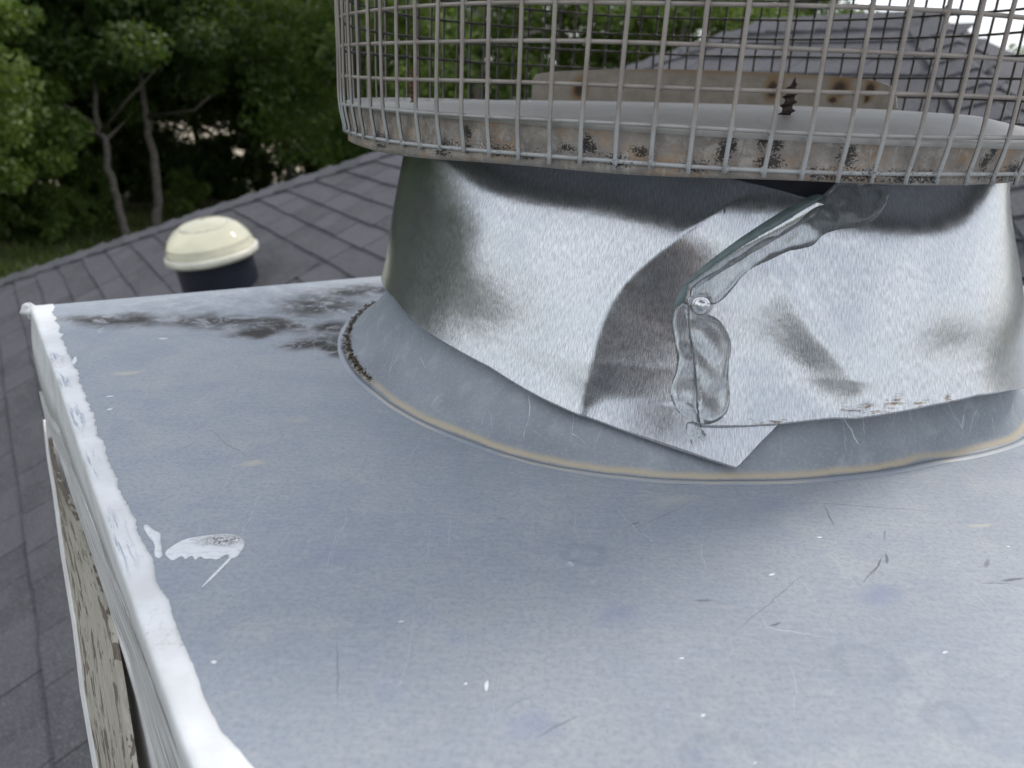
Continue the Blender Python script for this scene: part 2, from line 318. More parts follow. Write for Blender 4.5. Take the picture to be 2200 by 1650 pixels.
def mat_wire():
    n = NT('dusty galvanised wire'); sep = n.t.nodes.new('ShaderNodeSeparateXYZ')
    geo = n.t.nodes.new('ShaderNodeNewGeometry'); n.t.links.new(geo.outputs['Position'], sep.inputs[0]); n.co = geo.outputs['Position']
    f = n.noise(1500, 4, .7); a = n.noise(45, 4)
    low = n.ramp(sep.outputs[2], .20, .172)
    col = n.mix(n.ramp(a, .35, .65), (.26, .225, .20), (.33, .295, .26))
    col = n.mix(n.math('MULTIPLY', low, n.ramp(a, .3, .6, .5, 1)), col, (.42, .43, .43))
    col = n.mix(n.ramp(f, .55, .72, 0, .6), col, (.17, .14, .125)); col = n.mix(n.ramp(f, .42, .3, 0, .5), col, (.58, .55, .51))
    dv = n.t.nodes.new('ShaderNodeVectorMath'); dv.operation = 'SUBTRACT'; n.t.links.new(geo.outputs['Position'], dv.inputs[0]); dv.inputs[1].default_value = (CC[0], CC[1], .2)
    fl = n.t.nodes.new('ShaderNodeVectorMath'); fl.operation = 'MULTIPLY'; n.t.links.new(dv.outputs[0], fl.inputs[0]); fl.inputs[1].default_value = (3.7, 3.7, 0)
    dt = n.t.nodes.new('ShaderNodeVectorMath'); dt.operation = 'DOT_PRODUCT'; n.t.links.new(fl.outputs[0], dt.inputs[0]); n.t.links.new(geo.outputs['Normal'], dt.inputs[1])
    inner_shade = n.math('MULTIPLY', n.ramp(dt.outputs['Value'], .05, -.35), n.ramp(a, .3, .5, .75, 1)); col = n.mix(inner_shade, col, (.040, .036, .034))  # shade painted into the colour of inward sides, so rear wires look dark
    sp = n.math('MULTIPLY', n.ramp(n.noise(900, 3, .7), .56, .62), n.math('MULTIPLY', n.ramp(sep.outputs[2], .176, .170), n.ramp(n.noise(30, 3, co=n.map(loc=(5, 5, 5), co=n.co)), .46, .58)))
    col = n.mix(sp, col, (.03, .026, .024))
    n.set('Base Color', col); n.set('Metallic', .15); n.set('Roughness', .55); n.set('Normal', n.bump(f, .4, .0003)); return n.m
def mat_white():
    n = NT('white painted metal edge'); sep = n.t.nodes.new('ShaderNodeSeparateXYZ'); n.t.links.new(n.tc.outputs['UV'], sep.inputs[0]); uv = n.tc.outputs['UV']
    a = n.noise(30, 5); f = n.noise(260, 4, .65)
    col = n.mix(n.ramp(a, .35, .65), (.78, .79, .80), (.66, .66, .66)); col = n.mix(n.ramp(f, .6, .8, 0, .4), col, (.58, .57, .56))
    st = n.noise(1, 4, .6, co=n.map((38, 16, 1), co=uv, loc=(2.2, .3, 0)))
    band = n.math('MULTIPLY', n.ramp(sep.outputs[1], .12, .28), n.ramp(sep.outputs[1], .72, .52))
    ms = [n.ell((u_, .42), (l_, .17), 0, co=n.warp(.02, 20, co=uv), a=1.2, b=.2) for u_, l_ in ((.345, .035), (.50, .03), (.43, .02), (.57, .02), (.62, .02))]
    wear = n.math('MULTIPLY', n.math('MULTIPLY', mx_(n, *ms), band), n.ramp(st, .50, .54))
    col = n.mix(n.math('MULTIPLY', wear, .85), col, (.28, .33, .42))
    dirt = n.math('MULTIPLY', n.ramp(f, .55, .70), n.ramp(n.noise(18, 3, co=n.map(loc=(3, 0, 0))), .50, .62)); col = n.mix(n.math('MULTIPLY', dirt, .55), col, (.32, .29, .26))
    n.set('Base Color', col); n.set('Roughness', .42); n.set('Normal', n.bump(f, .35, .0006, n.bump(a, .3, .002))); return n.m
def mat_smear():
    n = NT('smeared white paint'); f = n.noise(900, 4, .8); sm = n.noise(1, 3, .5, co=n.map((180, 700, 1), (0, 0, R_(-35))))
    c = pxy(478, 1163)
    m = n.ell(c, (.0145, .0065), R_(5), co=n.warp(.006, 160), a=1.15, b=.15)
    col = n.mix(n.ramp(sm, .5, .7, 0, .7), (.74, .76, .78), (.50, .53, .58)); col = n.mix(n.math('MULTIPLY', m, n.ramp(f, .40, .55)), col, (.10, .095, .09)); col = n.mix(n.ramp(f, .6, .66, 0, .35), col, (.33, .32, .32))
    n.set('Base Color', col); n.set('Roughness', .6); n.set('Normal', n.bump(f, .5, .0005)); return n.m
def mat_peel():
    n = NT('peeling painted wood', 'UV')
    crk = n.noise(1, 5, .7, co=n.map((22, 420, 1), co=n.warp(.004, 60))); a = n.noise(1, 5, .65, co=n.map((30, 110, 1), loc=(.35, .2, 0), co=n.warp(.012, 40))); f = n.noise(1, 3, .7, co=n.map((80, 900, 1)))
    paint = n.mix(n.ramp(crk, .38, .60), (.34, .31, .255), (.50, .465, .395)); paint = n.mix(n.ramp(crk, .57, .64, 0, .7), paint, (.20, .18, .155))
    wood = n.mix(n.ramp(f, .35, .65), (.135, .105, .085), (.20, .165, .135))
    sep = n.t.nodes.new('ShaderNodeSeparateXYZ'); n.t.links.new(n.co, sep.inputs[0])
    far = n.ramp(sep.outputs[0], .44, .62, 0, .10); edge = n.math('ADD', n.ramp(sep.outputs[1], .020, .002, 0, .07), n.ramp(sep.outputs[1], .045, .062, 0, .06))
    v = n.math('ADD', n.math('ADD', a, far), edge)
    m = n.ramp(v, .590, .612); vfar = n.ramp(sep.outputs[0], .652, .662)
    col = n.mix(m, paint, wood); col = n.mix(vfar, col, (.62, .60, .57))
    n.set('Base Color', col); n.set('Roughness', .8)
    h = n.math('SUBTRACT', crk, n.math('MULTIPLY', m, 1.5)); n.set('Normal', n.bump(h, .7, .0012)); return n.m
def mat_grain():
    n = NT('grey weathered board edge', 'UV'); g = n.noise(1, 5, .75, co=n.map((10, 900, 1), co=n.warp(.0008, 30)))
    col = n.mix(n.ramp(g, .42, .58), (.74, .73, .72), (.30, .29, .28)); col = n.mix(n.ramp(n.noise(18), .45, .7, 0, .5), col, (.60, .59, .57))
    n.set('Base Color', col); n.set('Roughness', .8); n.set('Normal', n.bump(g, .8, .0012)); return n.m
def mat_shingle():
    n = NT('charcoal asphalt shingle'); geo = n.t.nodes.new('ShaderNodeNewGeometry'); n.co = geo.outputs['Position']
    oi = n.t.nodes.new('ShaderNodeObjectInfo'); g = n.noise(190, 4, .8); p = n.noise(4.0, 4)
    stri = n.noise(1, 4, .6, co=n.map((6, 6, 30)))
    rnd = n.math('FRACT', n.math('ADD', oi.outputs['Random'], geo.outputs['Random Per Island'])); col = n.mix(rnd, (.028, .028, .035), (.074, .072, .083)); col = n.mix(n.ramp(p, .35, .65, 0, .5), col, (.064, .063, .072))
    col = n.mix(n.ramp(stri, .45, .7, 0, .5), col, (.084, .082, .092)); col = n.mix(n.ramp(g, .50, .62, 0, .85), col, (.16, .157, .163))
    n.set('Base Color', col); n.set('Roughness', .9); n.set('Normal', n.bump(g, .8, .003)); return n.m
def mat_leaf(name, a, b):
    n = NT(name); geo = n.t.nodes.new('ShaderNodeNewGeometry'); n.co = geo.outputs['Position']
    f = n.noise(.9, 3); g = n.noise(9, 2); col = n.mix(n.ramp(n.math('ADD', n.math('MULTIPLY', f, .6), n.math('MULTIPLY', g, .4)), .38, .62), a, b)
    n.set('Base Color', col); n.set('Roughness', .5)
    tr = n.t.nodes.new('ShaderNodeBsdfTranslucent'); mxs = n.t.nodes.new('ShaderNodeMixShader'); mxs.inputs[0].default_value = .42
    c2 = n.mix(.5, col, (.16, .24, .03)); n.t.links.new(c2, tr.inputs[0])
    o = n.t.nodes['Material Output']; n.t.links.new(n.b.outputs[0], mxs.inputs[1]); n.t.links.new(tr.outputs[0], mxs.inputs[2]); n.t.links.new(mxs.outputs[0], o.inputs[0]); return n.m
def mat_gel():
    n = NT('clear sealant', 'Object'); n.set('Base Color', (.86, .88, .88, 1)); n.set('Roughness', .12); n.set('Transmission Weight', .93); n.set('IOR', 1.38)
    n.set('Normal', n.bump(n.noise(75, 3, dist=.5), .30, .003)); return n.m

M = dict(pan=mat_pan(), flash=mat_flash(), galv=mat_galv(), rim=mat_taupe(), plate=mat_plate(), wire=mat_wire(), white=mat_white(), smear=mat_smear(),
         peel=mat_peel(), grain=mat_grain(), shingle=mat_shingle(), gel=mat_gel())
M['bead'] = simple('grey green sealant bead', (.13, .175, .175), .38, .0, .2, 150, .4, .001)
M['dark'] = simple('dark inner pipe', (.055, .058, .068), .5, .2, .2, 20)
M['gap_shade'] = simple('dark cavity', (.012, .012, .012), .9)  # near-black wall colour standing in for the shade behind the trim
M['whiteboard'] = simple('white painted board', (.70, .69, .68), .6, 0, .08, 40, .4, .001)
M['rust'] = simple('rusted screw', (.055, .038, .032), .65, .4, .4, 400, .6, .0005)
M['redrust'] = simple('red rusted screw', (.17, .06, .04), .7, .2, .4, 400, .6, .0005)
M['debris'] = simple('dry leaf litter', (.07, .055, .04), .9, 0, .5, 300, .6, .001)
M['bark'] = simple('grey bark', (.19, .165, .145), .9, 0, .3, 12, .8, .03)
M['curb'] = simple('dark blue black curb', (.018, .020, .032), .35, 0, .2, 8)
M['wall'] = simple('beige house siding', (.42, .39, .34), .7)

# ------------------------------------------------------------------ ground and field
def ground():
    n = NT('rough green land'); geo = n.t.nodes.new('ShaderNodeNewGeometry'); n.co = geo.outputs['Position']
    a = n.noise(.12, 5); b = n.noise(.9, 5, .7)
    col = n.mix(n.ramp(b, .4, .65), (.075, .078, .06), (.12, .115, .09)); col = n.mix(n.ramp(a, .5, .62, 0, .7), col, (.08, .09, .05))
    n.set('Base Color', col); n.set('Roughness', .95); n.set('Normal', n.bump(b, .6, .1)); g = mesh('ground', [(-400, -400, -3.60), (400, -400, -3.60), (400, 400, -3.60), (-400, 400, -3.60)], [(0, 1, 2, 3)], n.m); tag(g, kind='structure')
    n = NT('lawn grass'); geo = n.t.nodes.new('ShaderNodeNewGeometry'); n.co = geo.outputs['Position']; b = n.noise(.7, 6, .7); c = n.noise(14, 4)
    col = n.mix(n.ramp(b, .35, .65), (.045, .065, .025), (.085, .10, .042)); col = n.mix(n.ramp(c, .4, .7, 0, .5), col, (.12, .13, .06)); n.set('Base Color', col); n.set('Roughness', .95)
    fm = NT('pale dry field'); geo = fm.t.nodes.new('ShaderNodeNewGeometry'); fm.co = geo.outputs['Position']; fb = fm.noise(.8, 5, .7)
    fm.set('Base Color', fm.mix(fm.ramp(fb, .4, .65), (.30, .25, .17), (.40, .34, .26))); fm.set('Roughness', .95)
    fp = [(r*math.sin(R_(a)), r*math.cos(R_(a)), -3.595) for r, ar in ((25.5, range(-46, 12, 3)), (70, range(11, -47, -3))) for a in ar]
    g = mesh('dry_field', fp, [tuple(range(len(fp)))[::-1]], fm.m); tag(g, kind='structure')
    pts = []
    for k in range(60):
        t = 2*math.pi*k/60; r = 24+1.2*math.sin(3*t+1)+.8*math.sin(7*t)
        pts.append((r*math.sin(t), r*math.cos(t), -3.59))
    g = mesh('lawn', pts+[(0, 0, -3.59)], [(60, (k+1) % 60, k) for k in range(60)], n.m); tag(g, kind='structure')
    # tufts of grass standing on the lawn in view
    V, F = [], []
    for k in range(26000):
        az = rng.uniform(-.75, .12); r = rng.uniform(12, 25); x, y = r*math.sin(az), r*math.cos(az); h = rng.uniform(.08, .30); t = rng.uniform(0, 6.3); dx, dy = .02*math.cos(t), .02*math.sin(t); lx, ly = rng.normal(0, .08, 2)
        i = len(V); V += [(x-dx, y-dy, -3.60), (x+dx, y+dy, -3.60), (x+lx, y+ly, -3.60+h)]; F.append((i, i+1, i+2))
    g = mesh('grass', V, F, mat_leaf('grass blades', (.06, .09, .02), (.15, .18, .05))); tag(g, 'green grass of the lawn at the foot of the trees', 'grass', kind='stuff')
ground()

# ------------------------------------------------------------------ house roof
PH = R_(34.2); VX = np.array([math.cos(PH), math.sin(PH), 0]); UX = np.array([-math.sin(PH), math.cos(PH), 0]); SL = .52; C0 = EYE-1.39
def roof_pt(v, u, h=0.0):
    nrm = np.array([-SL, 0, 1])/math.hypot(1, SL)
    return VX*(v+nrm[0]*h)+UX*u+np.array([0, 0, C0+SL*v+nrm[2]*h])
def vu(v, u, z): return VX*v+UX*u+np.array([0, 0, z])
def build_roof():
    house = empty('house', tuple(vu(2.0, 1.0, -3.6))); tag(house, 'low house with charcoal shingled hip roof behind and below the chimney', 'house')
    inv = Matrix.Translation(-house.location)
    VR, U1, U2, VE = 3.30, 2.85, 1.95, -2.6
    HS = VR+U1; HD = VR-U2       # v+u and v-u of the two hips
    zr = C0+SL*VR; ze = C0+SL*VE
    A = roof_pt(VR, U1); B = roof_pt(VR, U2); C = roof_pt(VE, HS-VE); D = roof_pt(VE, VE-HD)
    w2 = VR-VE; C2 = vu(VR+w2, HS-VE, ze); D2 = vu(VR+w2, VE-HD, ze)
    low = [q-np.array([0, 0, .18]) for q in (C, D, D2, C2)]
    deck = mesh('roof', [A, B, C, D, C2, D2]+low, [(0, 2, 3, 1), (1, 5, 4, 0), (0, 4, 2), (1, 3, 5), (2, 6, 7, 3), (3, 7, 8, 5), (5, 8, 9, 4), (4, 9, 6, 2), (6, 9, 8, 7)], M['shingle'])
    deck.parent = house; deck.matrix_parent_inverse = inv
    cx = (C+D+C2+D2)/4
    wl = mesh('wall', [q-np.array([0, 0, .15])+(cx-q)*np.array([.12, .12, 0]) for q in (C, D, D2, C2)]+[(q+(cx-q)*.12)*[1, 1, 0]+[0, 0, -3.6] for q in (C, D, D2, C2)], [(0, 1, 5, 4), (1, 2, 6, 5), (2, 3, 7, 6), (3, 0, 4, 7)], M['wall']); wl.parent = house; wl.matrix_parent_inverse = inv
    # shingles of the slope in view, laid in courses along u
    dv = .143/math.hypot(1, SL); W = .305
    base = None; cand = []
    k = 0; v = VE
    while v < VR-.02:
        off = (k % 2)*W/2+rng.uniform(-.02, .02); lo = max(v-HD, -3.2); hi = HS-v
        a = lo-off
        while a < hi-.03:
            wd = (.14, .18, .22, .26)[int(rng.integers(0, 4))]; b = min(a+wd, hi)
            if b-a > .03: cand.append((v-(.004 if rng.random() < .4 else 0), max(a, lo), b, k))
            a = a+wd
        v += dv; k += 1
    def score(c):
        q = roof_pt(c[0], (c[1]+c[2])/2)-np.array([0, 0, EYE]); d = q@fwd
        if d < .3: return 0
        x = 1100+FPX*(q@rt)/d; y = 825-FPX*(q@up)/d
        if x < -60 or x > 2260 or y > 1750 or y < -40: return 0
        if y > 640-.08*x and x > 70+.36*(y-660)+20 : return 0
        if x > 870 and y > 150 and x < 2150: return .02/d
        return 1/d**2
    cand.sort(key=lambda c: -score(c))
    sh = {}
    def wedge(Wd):
        e = .143; h0, h1 = .0100, .0012; g = .003
        # local x along u, y up the slope, z off the roof
        vs = [(g/2, -.004, .0005), (Wd-g/2, -.004, .0005), (Wd-g/2, e+.02, .0002), (g/2, e+.02, .0002), (g/2, -.004, h0), (Wd-g/2, -.004, h0), (Wd-g/2, e+.02, h1), (g/2, e+.02, h1)]
        return vs, [(3, 2, 1, 0), (4, 5, 6, 7), (0, 1, 5, 4), (1, 2, 6, 5), (2, 3, 7, 6), (3, 0, 4, 7)]
    ydir = (VX+np.array([0, 0, SL])); ydir /= np.linalg.norm(ydir); zdir = np.cross(ydir, -UX) ; zdir = zdir*(1 if zdir[2] > 0 else -1)
    rest = []
    full = None
    for i, (v, a, b, k) in enumerate(cand):
        xd = UX if np.dot(np.cross(UX, ydir), zdir) > 0 else -UX
        o0 = roof_pt(v, a if xd is UX else b, .001+.0008*((k*7+int(a*10)) % 3))
        mat = np.eye(4); mat[:3, 0] = xd; mat[:3, 1] = ydir; mat[:3, 2] = zdir; mat[:3, 3] = o0
        vs, fs = wedge(b-a)
        if i < 300:
            key = round(b-a, 3)
            if key not in sh:
                me = bpy.data.meshes.new('shingle'); me.from_pydata(vs, [], fs); me.materials.append(M['shingle']); sh[key] = me
            o = bpy.data.objects.new('shingle', sh[key]); COL.objects.link(o); o.parent = deck; o.matrix_parent_inverse = inv.copy() if 0 else Matrix.Identity(4)
            # deck sits at world origin through its own inverse, so local coordinates are world ones
            o.matrix_local = Matrix(mat.tolist())
        else:
            vv = (np.c_[np.array(vs), np.ones(8)]@mat.T)[:, :3]; rest.append((vv, fs))
    V, F = joinm(rest); o = mesh('shingle_field', V, F, M['shingle'], deck); tag(o, kind='stuff')
    # cap shingles on hips and ridge
    n = 0
    def caps(P, Q, n1, n2):
        nonlocal n; tt = (Q-P)/np.linalg.norm(Q-P); side1 = np.cross(n1, tt); side1 /= np.linalg.norm(side1); side1 *= -np.sign(side1[2]+1e-9); side2 = np.cross(n2, tt); side2 /= np.linalg.norm(side2); side2 *= -np.sign(side2[2]+1e-9)
        Ln = np.linalg.norm(Q-P); t = (Q-P)/Ln; m = int(Ln/.14)
        for i in range(m):
            a = P+t*(i*.14-.01); b = P+t*((i+1)*.14+.03)
            vs = []
            for q, h in ((a, .022), (b, .010)):
                for s in (side1*.12, np.zeros(3), side2*.12): vs.append(q+s+np.array([0, 0, h+(.006 if not s.any() else .004)]))
                for s in (side1*.12, side2*.12): vs.append(q+s+np.array([0, 0, h-.008]))
            fs = [(0, 1, 6, 5), (1, 2, 7, 6), (0, 3, 4, 2, 1), (5, 8, 3, 0), (2, 4, 9, 7)]
            o = mesh('hip_cap_shingle', vs, fs, M['shingle'], deck)
    def unit(x): return x/np.linalg.norm(x)
    n1 = np.array([0, 0, 1])-SL*VX; n2 = np.array([0, 0, 1])+SL*UX; n3 = np.array([0, 0, 1])-SL*UX; n4 = np.array([0, 0, 1])+SL*VX
    caps(roof_pt(-1.6, HS+1.6), A, n1, n2)
    caps(A, B, n1, n4)
    caps(roof_pt(1.2, 1.2-HD), B, n1, n3)
build_roof()

# ------------------------------------------------------------------ sun tunnel on the roof
def build_tunnel():
    p = roof_pt(.86, 3.60); z0 = p[2]; t = empty('sun_tunnel', tuple(p)); tag(t, 'round cream plastic roof light dome on a dark curb standing on the shingles', 'skylight')
    q = at_dist((455, 541), math.hypot(p[0], p[1]))
    rad = 87/FPX*np.linalg.norm(q-[0, 0, EYE]); ax = np.array([q[0], q[1]]); tilt = .16
    nrm = np.array([-SL*VX[0]*.36, -SL*VX[1]*.36, 1]); nrm /= np.linalg.norm(nrm)
    e1 = np.cross(nrm, UX); e1 /= np.linalg.norm(e1); e2 = np.cross(nrm, e1); org = q
    def lathe(prof, name, mat, n=48, parent=t):
        V = []
        for k in range(n):
            an = 2*math.pi*k/n
            for r, h in prof: V.append(org+(math.cos(an)*e1+math.sin(an)*e2)*r+nrm*h-p)
        return mesh(name, V, grid(n, len(prof), True), mat, parent, True)
    depth = q[2]-z0+.15
    lathe([(rad*.97, -.005), (rad*.88, -.01), (rad*.86, -.02), (rad*.86, -depth)], 'curb', M['curb'])
    nd = NT('clear yellowed acrylic dome'); nd.set('Base Color', (.97, .96, .90, 1)); nd.set('Roughness', .06); nd.set('Transmission Weight', .88); nd.set('IOR', 1.25)
    prof = [(rad*1.0, .004)]+[(rad*.97*math.cos(a)**.78, rad*.70*math.sin(a)**1.15+.012) for a in np.linspace(.05, math.pi/2-.02, 22)]
    d = lathe(prof, 'dome', nd.m)
    ndi = simple('cream diffuser', (.80, .77, .60), .4, 0, .12, 5, .05); lathe([(rad*.93, .004), (rad*.90, .05), (rad*.84, rad*.16), (rad*.70, rad*.22), (rad*.30, rad*.30), (.001, rad*.32)], 'diffuser', ndi)
    nr = simple('yellowed white dome rim', (.62, .60, .50), .3)
    lathe([(rad*.95, -.018), (rad*1.02, -.020), (rad*1.035, -.008), (rad*1.035, .006), (rad*1.0, .014), (rad*.96, .014)], 'rim', nr)
    ni = simple('inner light ring', (.75, .72, .60), .2); lathe([(rad*.55, rad*.56), (rad*.56, rad*.575), (rad*.50, rad*.62), (rad*.49, rad*.605)], 'moulded_ring', ni)
    fl = mesh('flashing', [roof_pt(.86+a, 3.60+b, .012)-p for a, b in ((-.32, -.32), (.32, -.32), (.32, .32), (-.32, .32))]+[roof_pt(.86+a, 3.60+b, .001)-p for a, b in ((-.32, -.32), (.32, -.32), (.32, .32), (-.32, .32))],
              [(0, 1, 2, 3), (0, 4, 5, 1), (1, 5, 6, 2), (2, 6, 7, 3), (3, 7, 4, 0)], M['shingle'], t)
build_tunnel()

# ------------------------------------------------------------------ chimney chase with its metal cover
CH = empty('chimney', (.25, .5, -1.2)); tag(CH, 'boxed chimney top under a weathered grey metal cover with white painted edge', 'chimney')
CHI = Matrix.Translation(-CH.location)
def part(o): o.parent = CH; o.matrix_parent_inverse = CHI; return o
P2 = R_(35.1); VL = np.array([math.cos(P2), math.sin(P2), 0]); UL = np.array([-math.sin(P2), math.cos(P2), 0])
PF = R_(32.5); VF = np.array([math.cos(PF), math.sin(PF), 0])
cA = at((80, 657)); cA = VL*.0270+UL*(UL@cA); cD = cA+VF*1.02; cB = cA-UL*1.0; cC = cD-UL*1.04
def build_cover():
    nu, nv = 60, 60; V = []
    for i in range(nu):
        for j in range(nv):
            a, b = i/(nu-1), j/(nv-1); V.append(cA*(1-a)*(1-b)+cD*a*(1-b)+cB*(1-a)*b+cC*a*b+np.array([0, 0, 0]))
    f = [tuple(q[::-1]) for q in grid(nu, nv)]
    V = np.array(V); e_ = V@VL; V = V+np.outer(np.where(e_ < .0320, .0320-e_, 0), VL)
    cover = mesh('metal_cover', V-[0, 0, 0], f, M['pan'], None, True); part(cover)
    # folded-down flange along the far and right sides, and the near one
    def flange(P, Q, outd, name='flange'):
        prof = [(0, 0.0), (.002, -.0006), (.0032, -.003), (.0036, -.045), (.0026, -.045), (.0022, -.003)]
        V = []
        for s in np.linspace(0, 1, 30):
            for o_, z in prof: V.append(P+(Q-P)*s+outd*o_+np.array([0, 0, z]))
        m = mesh(name, V, grid(30, len(prof)), M['pan'], None, False); m.parent = cover; return m
    nF = np.array([-VF[1], VF[0], 0]); flange(cD, cA, nF); flange(cC, cD, VL); flange(cB, cC, -UL)
    return cover
cover = build_cover()

def noise1(n, seed, octs=((8, 1), (20, .6), (60, .4), (160, .3))):
    r = np.random.default_rng(seed); x = np.linspace(0, 1, n); y = np.zeros(n)
    for f, a in octs: y += a*np.interp(x, np.linspace(0, 1, f+1), r.uniform(-1, 1, f+1))
    return y
def build_left_edge():
    # traced run of the ragged inner edge of the paint, the roll and the bottom of the flange
    inner = [(112, 652), (122, 690), (132, 725), (148, 765), (170, 796), (171, 822), (184, 850), (198, 890), (214, 940), (233, 985), (244, 1010), (260, 1060), (283, 1100), (300, 1150), (330, 1200), (336, 1250), (362, 1290), (374, 1330), (398, 1390), (414, 1430), (447, 1520), (478, 1575), (515, 1612), (545, 1650), (700, 1900), (1100, 2600)]
    I = np.array([at(p) for p in inner]); iu = I@UL; iv = I@VL; o = np.argsort(iu); iu, iv = iu[o], iv[o]
    bot = [(80, 800), (83, 816), (105, 886), (127, 921), (173, 1050), (229, 1195), (287, 1348), (395, 1646)]
    Bt = np.array([at(p, -.05) for p in bot]); bu = Bt@UL; bv = Bt@VL; o = np.argsort(bu); bu, bv = bu[o], bv[o]
    u1 = UL@cA; u0 = -.2; n = 900; us = np.linspace(u0, u1, n); jag = noise1(n, 5, ((30, .5), (70, .8), (160, .6), (430, .5)))*.0012
    Vv = []; uvs = []
    rough = noise1(n, 9, ((60, .5), (200, 1), (440, .8)))*.00045; lump = noise1(n, 12, ((10, 1), (40, .6)))*.0006
    for k, u in enumerate(us):
        vi = np.interp(u, iu, iv)+jag[k]*(.25+.75*float(smoothstep(np.array(u), .28, .42))); vb = np.interp(u, bu, bv); va = .0270+.0008*noise_lp[k % len(noise_lp)]
        vi = max(vi, va+.004)
        prof = [(vi, -.0002), (vi-.0002, .0003), (vi-.0025, .0004+.5*max(rough[k], 0)), (vi*.6+va*.4, .0004+.2*lump[k]), (va+.0036, .0005), (va+.0012, .0001), (va+.0003, -.0010), (va, -.0024), (va-.0001, -.008), (va*.5+vb*.5-.0005, -.028), (vb, -.050), (vb+.0015, -.050), (va+.003, -.012)]
        for j, (v, z) in enumerate(prof):
            Vv.append(VL*v+UL*u+np.array([0, 0, z])); uvs.append((u, j/10))
    o = mesh('painted_edge', Vv, grid(n, 13), M['white'], None, True, uvs); part(o)
    # lump of paint and caulk on the far corner
    V, F = [], []
    c = cA+np.array([0, 0, -.004]); nn, mm = 28, 20; r2 = np.random.default_rng(3)
    ph = r2.uniform(0, 6, 6)
    for i in range(nn):
        for j in range(mm):
            a = 2*math.pi*i/nn; b = math.pi*j/(mm-1); k = 1+.14*math.sin(3*a+ph[0]+2*b)+.10*math.sin(5*b+ph[1]+a)+.06*math.sin(9*a+7*b)
            V.append(c+k*np.array([.0070*math.cos(a)*math.sin(b), .0058*math.sin(a)*math.sin(b), .0065*math.cos(b)]))
    part(mesh('caulk_lump', V, grid(nn, mm, True), M['white'], None, True, [(.2, .9)]*len(V)))
    def slab(name, top, zt, botp, zb, th, mat, nrmv=-VL, label=None, n=60, wob=0, seed=1):
        """board whose outer face runs from the top line to the bottom line; both traced, both at their own height"""
        def line(pts, z):
            Q = np.array([at(p, z) for p in pts]); return Q
        T, B = line(top, zt), line(botp, zb)
        def samp(Q, s):
            d = np.r_[0, np.cumsum(np.linalg.norm(np.diff(Q, axis=0), axis=1))]; d /= d[-1]
            return np.array([np.interp(s, d, Q[:, i]) for i in range(3)]).T
        s = np.linspace(0, 1, n); T, B = samp(T, s), samp(B, s); nz_ = noise1(n, seed)*wob
        V, uv = [], []
        wd = np.linalg.norm(T-B, axis=1).mean()
        for k in range(n):
            jn = nz_[k]*np.array([0, 0, 1.]); us_ = float(T[k]@UL)
            for q, y in ((T[k]+VL*th, -th), (T[k], 0), (T[k]*.5+B[k]*.5, wd*.5), (B[k]+jn, wd), (B[k]+jn+VL*th, wd+th)):
                V.append(q); uv.append((us_, y))
        F = grid(n, 5)
        F += [(0, 1, 2, 3, 4), tuple((n-1)*5+i for i in (4, 3, 2, 1, 0))]
        o = mesh(name, V, F, mat, None, False, uv)
        if label: o['label'] = label
        return part(o)
    slab('trim_board', [(97, 905), (113, 1000), (132, 1050), (156, 1068+30), (182, 1160), (205, 1232), (232, 1330), (256, 1480), (287, 1700), (325, 1980)], -.075, [(99, 925), (108, 985), (120, 1050), (140, 1195), (164, 1341), (182, 1486), (211, 1650), (262, 1960)], -.135, .003, M['peel'], label='peeling beige and brown painted trim board', n=260, wob=.0007)
    slab('trim_edge', [(94, 903), (105, 985), (116, 1052), (136, 1197), (160, 1343), (178, 1488), (207, 1652), (257, 1960)], -.1352, [(92, 903), (101, 985), (112, 1052), (131, 1197), (155, 1343), (172, 1488), (200, 1652), (250, 1960)], -.142, .010, M['whiteboard'], n=120, wob=.0006, seed=4, label='white painted lower edge of the trim board')
    slab('fascia_board', [(97, 855), (109, 905), (130, 942), (160, 1020), (229, 1195+12), (287, 1348+12), (395, 1646+12), (500, 1930)], -.0505, [(84, 842), (97, 900), (120, 960), (152, 1060), (196, 1188), (236, 1312), (272, 1400), (340, 1650), (430, 1960)], -.064, .016, M['grain'], label='grey weathered board edge below the metal flange', n=120)
    slab('backing_panel', [(240, 1318), (262, 1392), (300, 1500), (340, 1650), (410, 1900)], -.0645, [(232, 1318), (256, 1410), (276, 1530), (289, 1650), (330, 1900)], -.12, .010, M['whiteboard'], n=60)
    # chase wall, coloured near-black for the shadow in the gap behind the trim
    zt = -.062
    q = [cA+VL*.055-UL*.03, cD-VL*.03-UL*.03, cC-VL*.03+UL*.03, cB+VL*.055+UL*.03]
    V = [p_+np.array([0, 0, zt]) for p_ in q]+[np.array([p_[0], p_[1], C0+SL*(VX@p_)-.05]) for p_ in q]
    part(mesh('chase_wall', V, [(0, 1, 2, 3), (0, 4, 5, 1), (1, 5, 6, 2), (2, 6, 7, 3), (3, 7, 4, 0)], M['gap_shade']))
    for k in range(8):       # lap siding on the far and left walls, well below the cover
        z = -.30-.12*k
        for a, b, nn_ in ((q[0], q[3], -VL), (q[1], q[0], np.array([-VF[1], VF[0], 0]))):
            za = z; V = [a+nn_*.012+[0, 0, za], b+nn_*.012+[0, 0, za], b+nn_*.002+[0, 0, za+.13], a+nn_*.002+[0, 0, za+.13], a+[0, 0, za], b+[0, 0, za]]
            part(mesh('siding_board', V, [(0, 1, 2, 3), (4, 5, 1, 0)], M['whiteboard']))
noise_lp = noise1(900, 21, ((6, 1), (14, .5)))
build_left_edge()

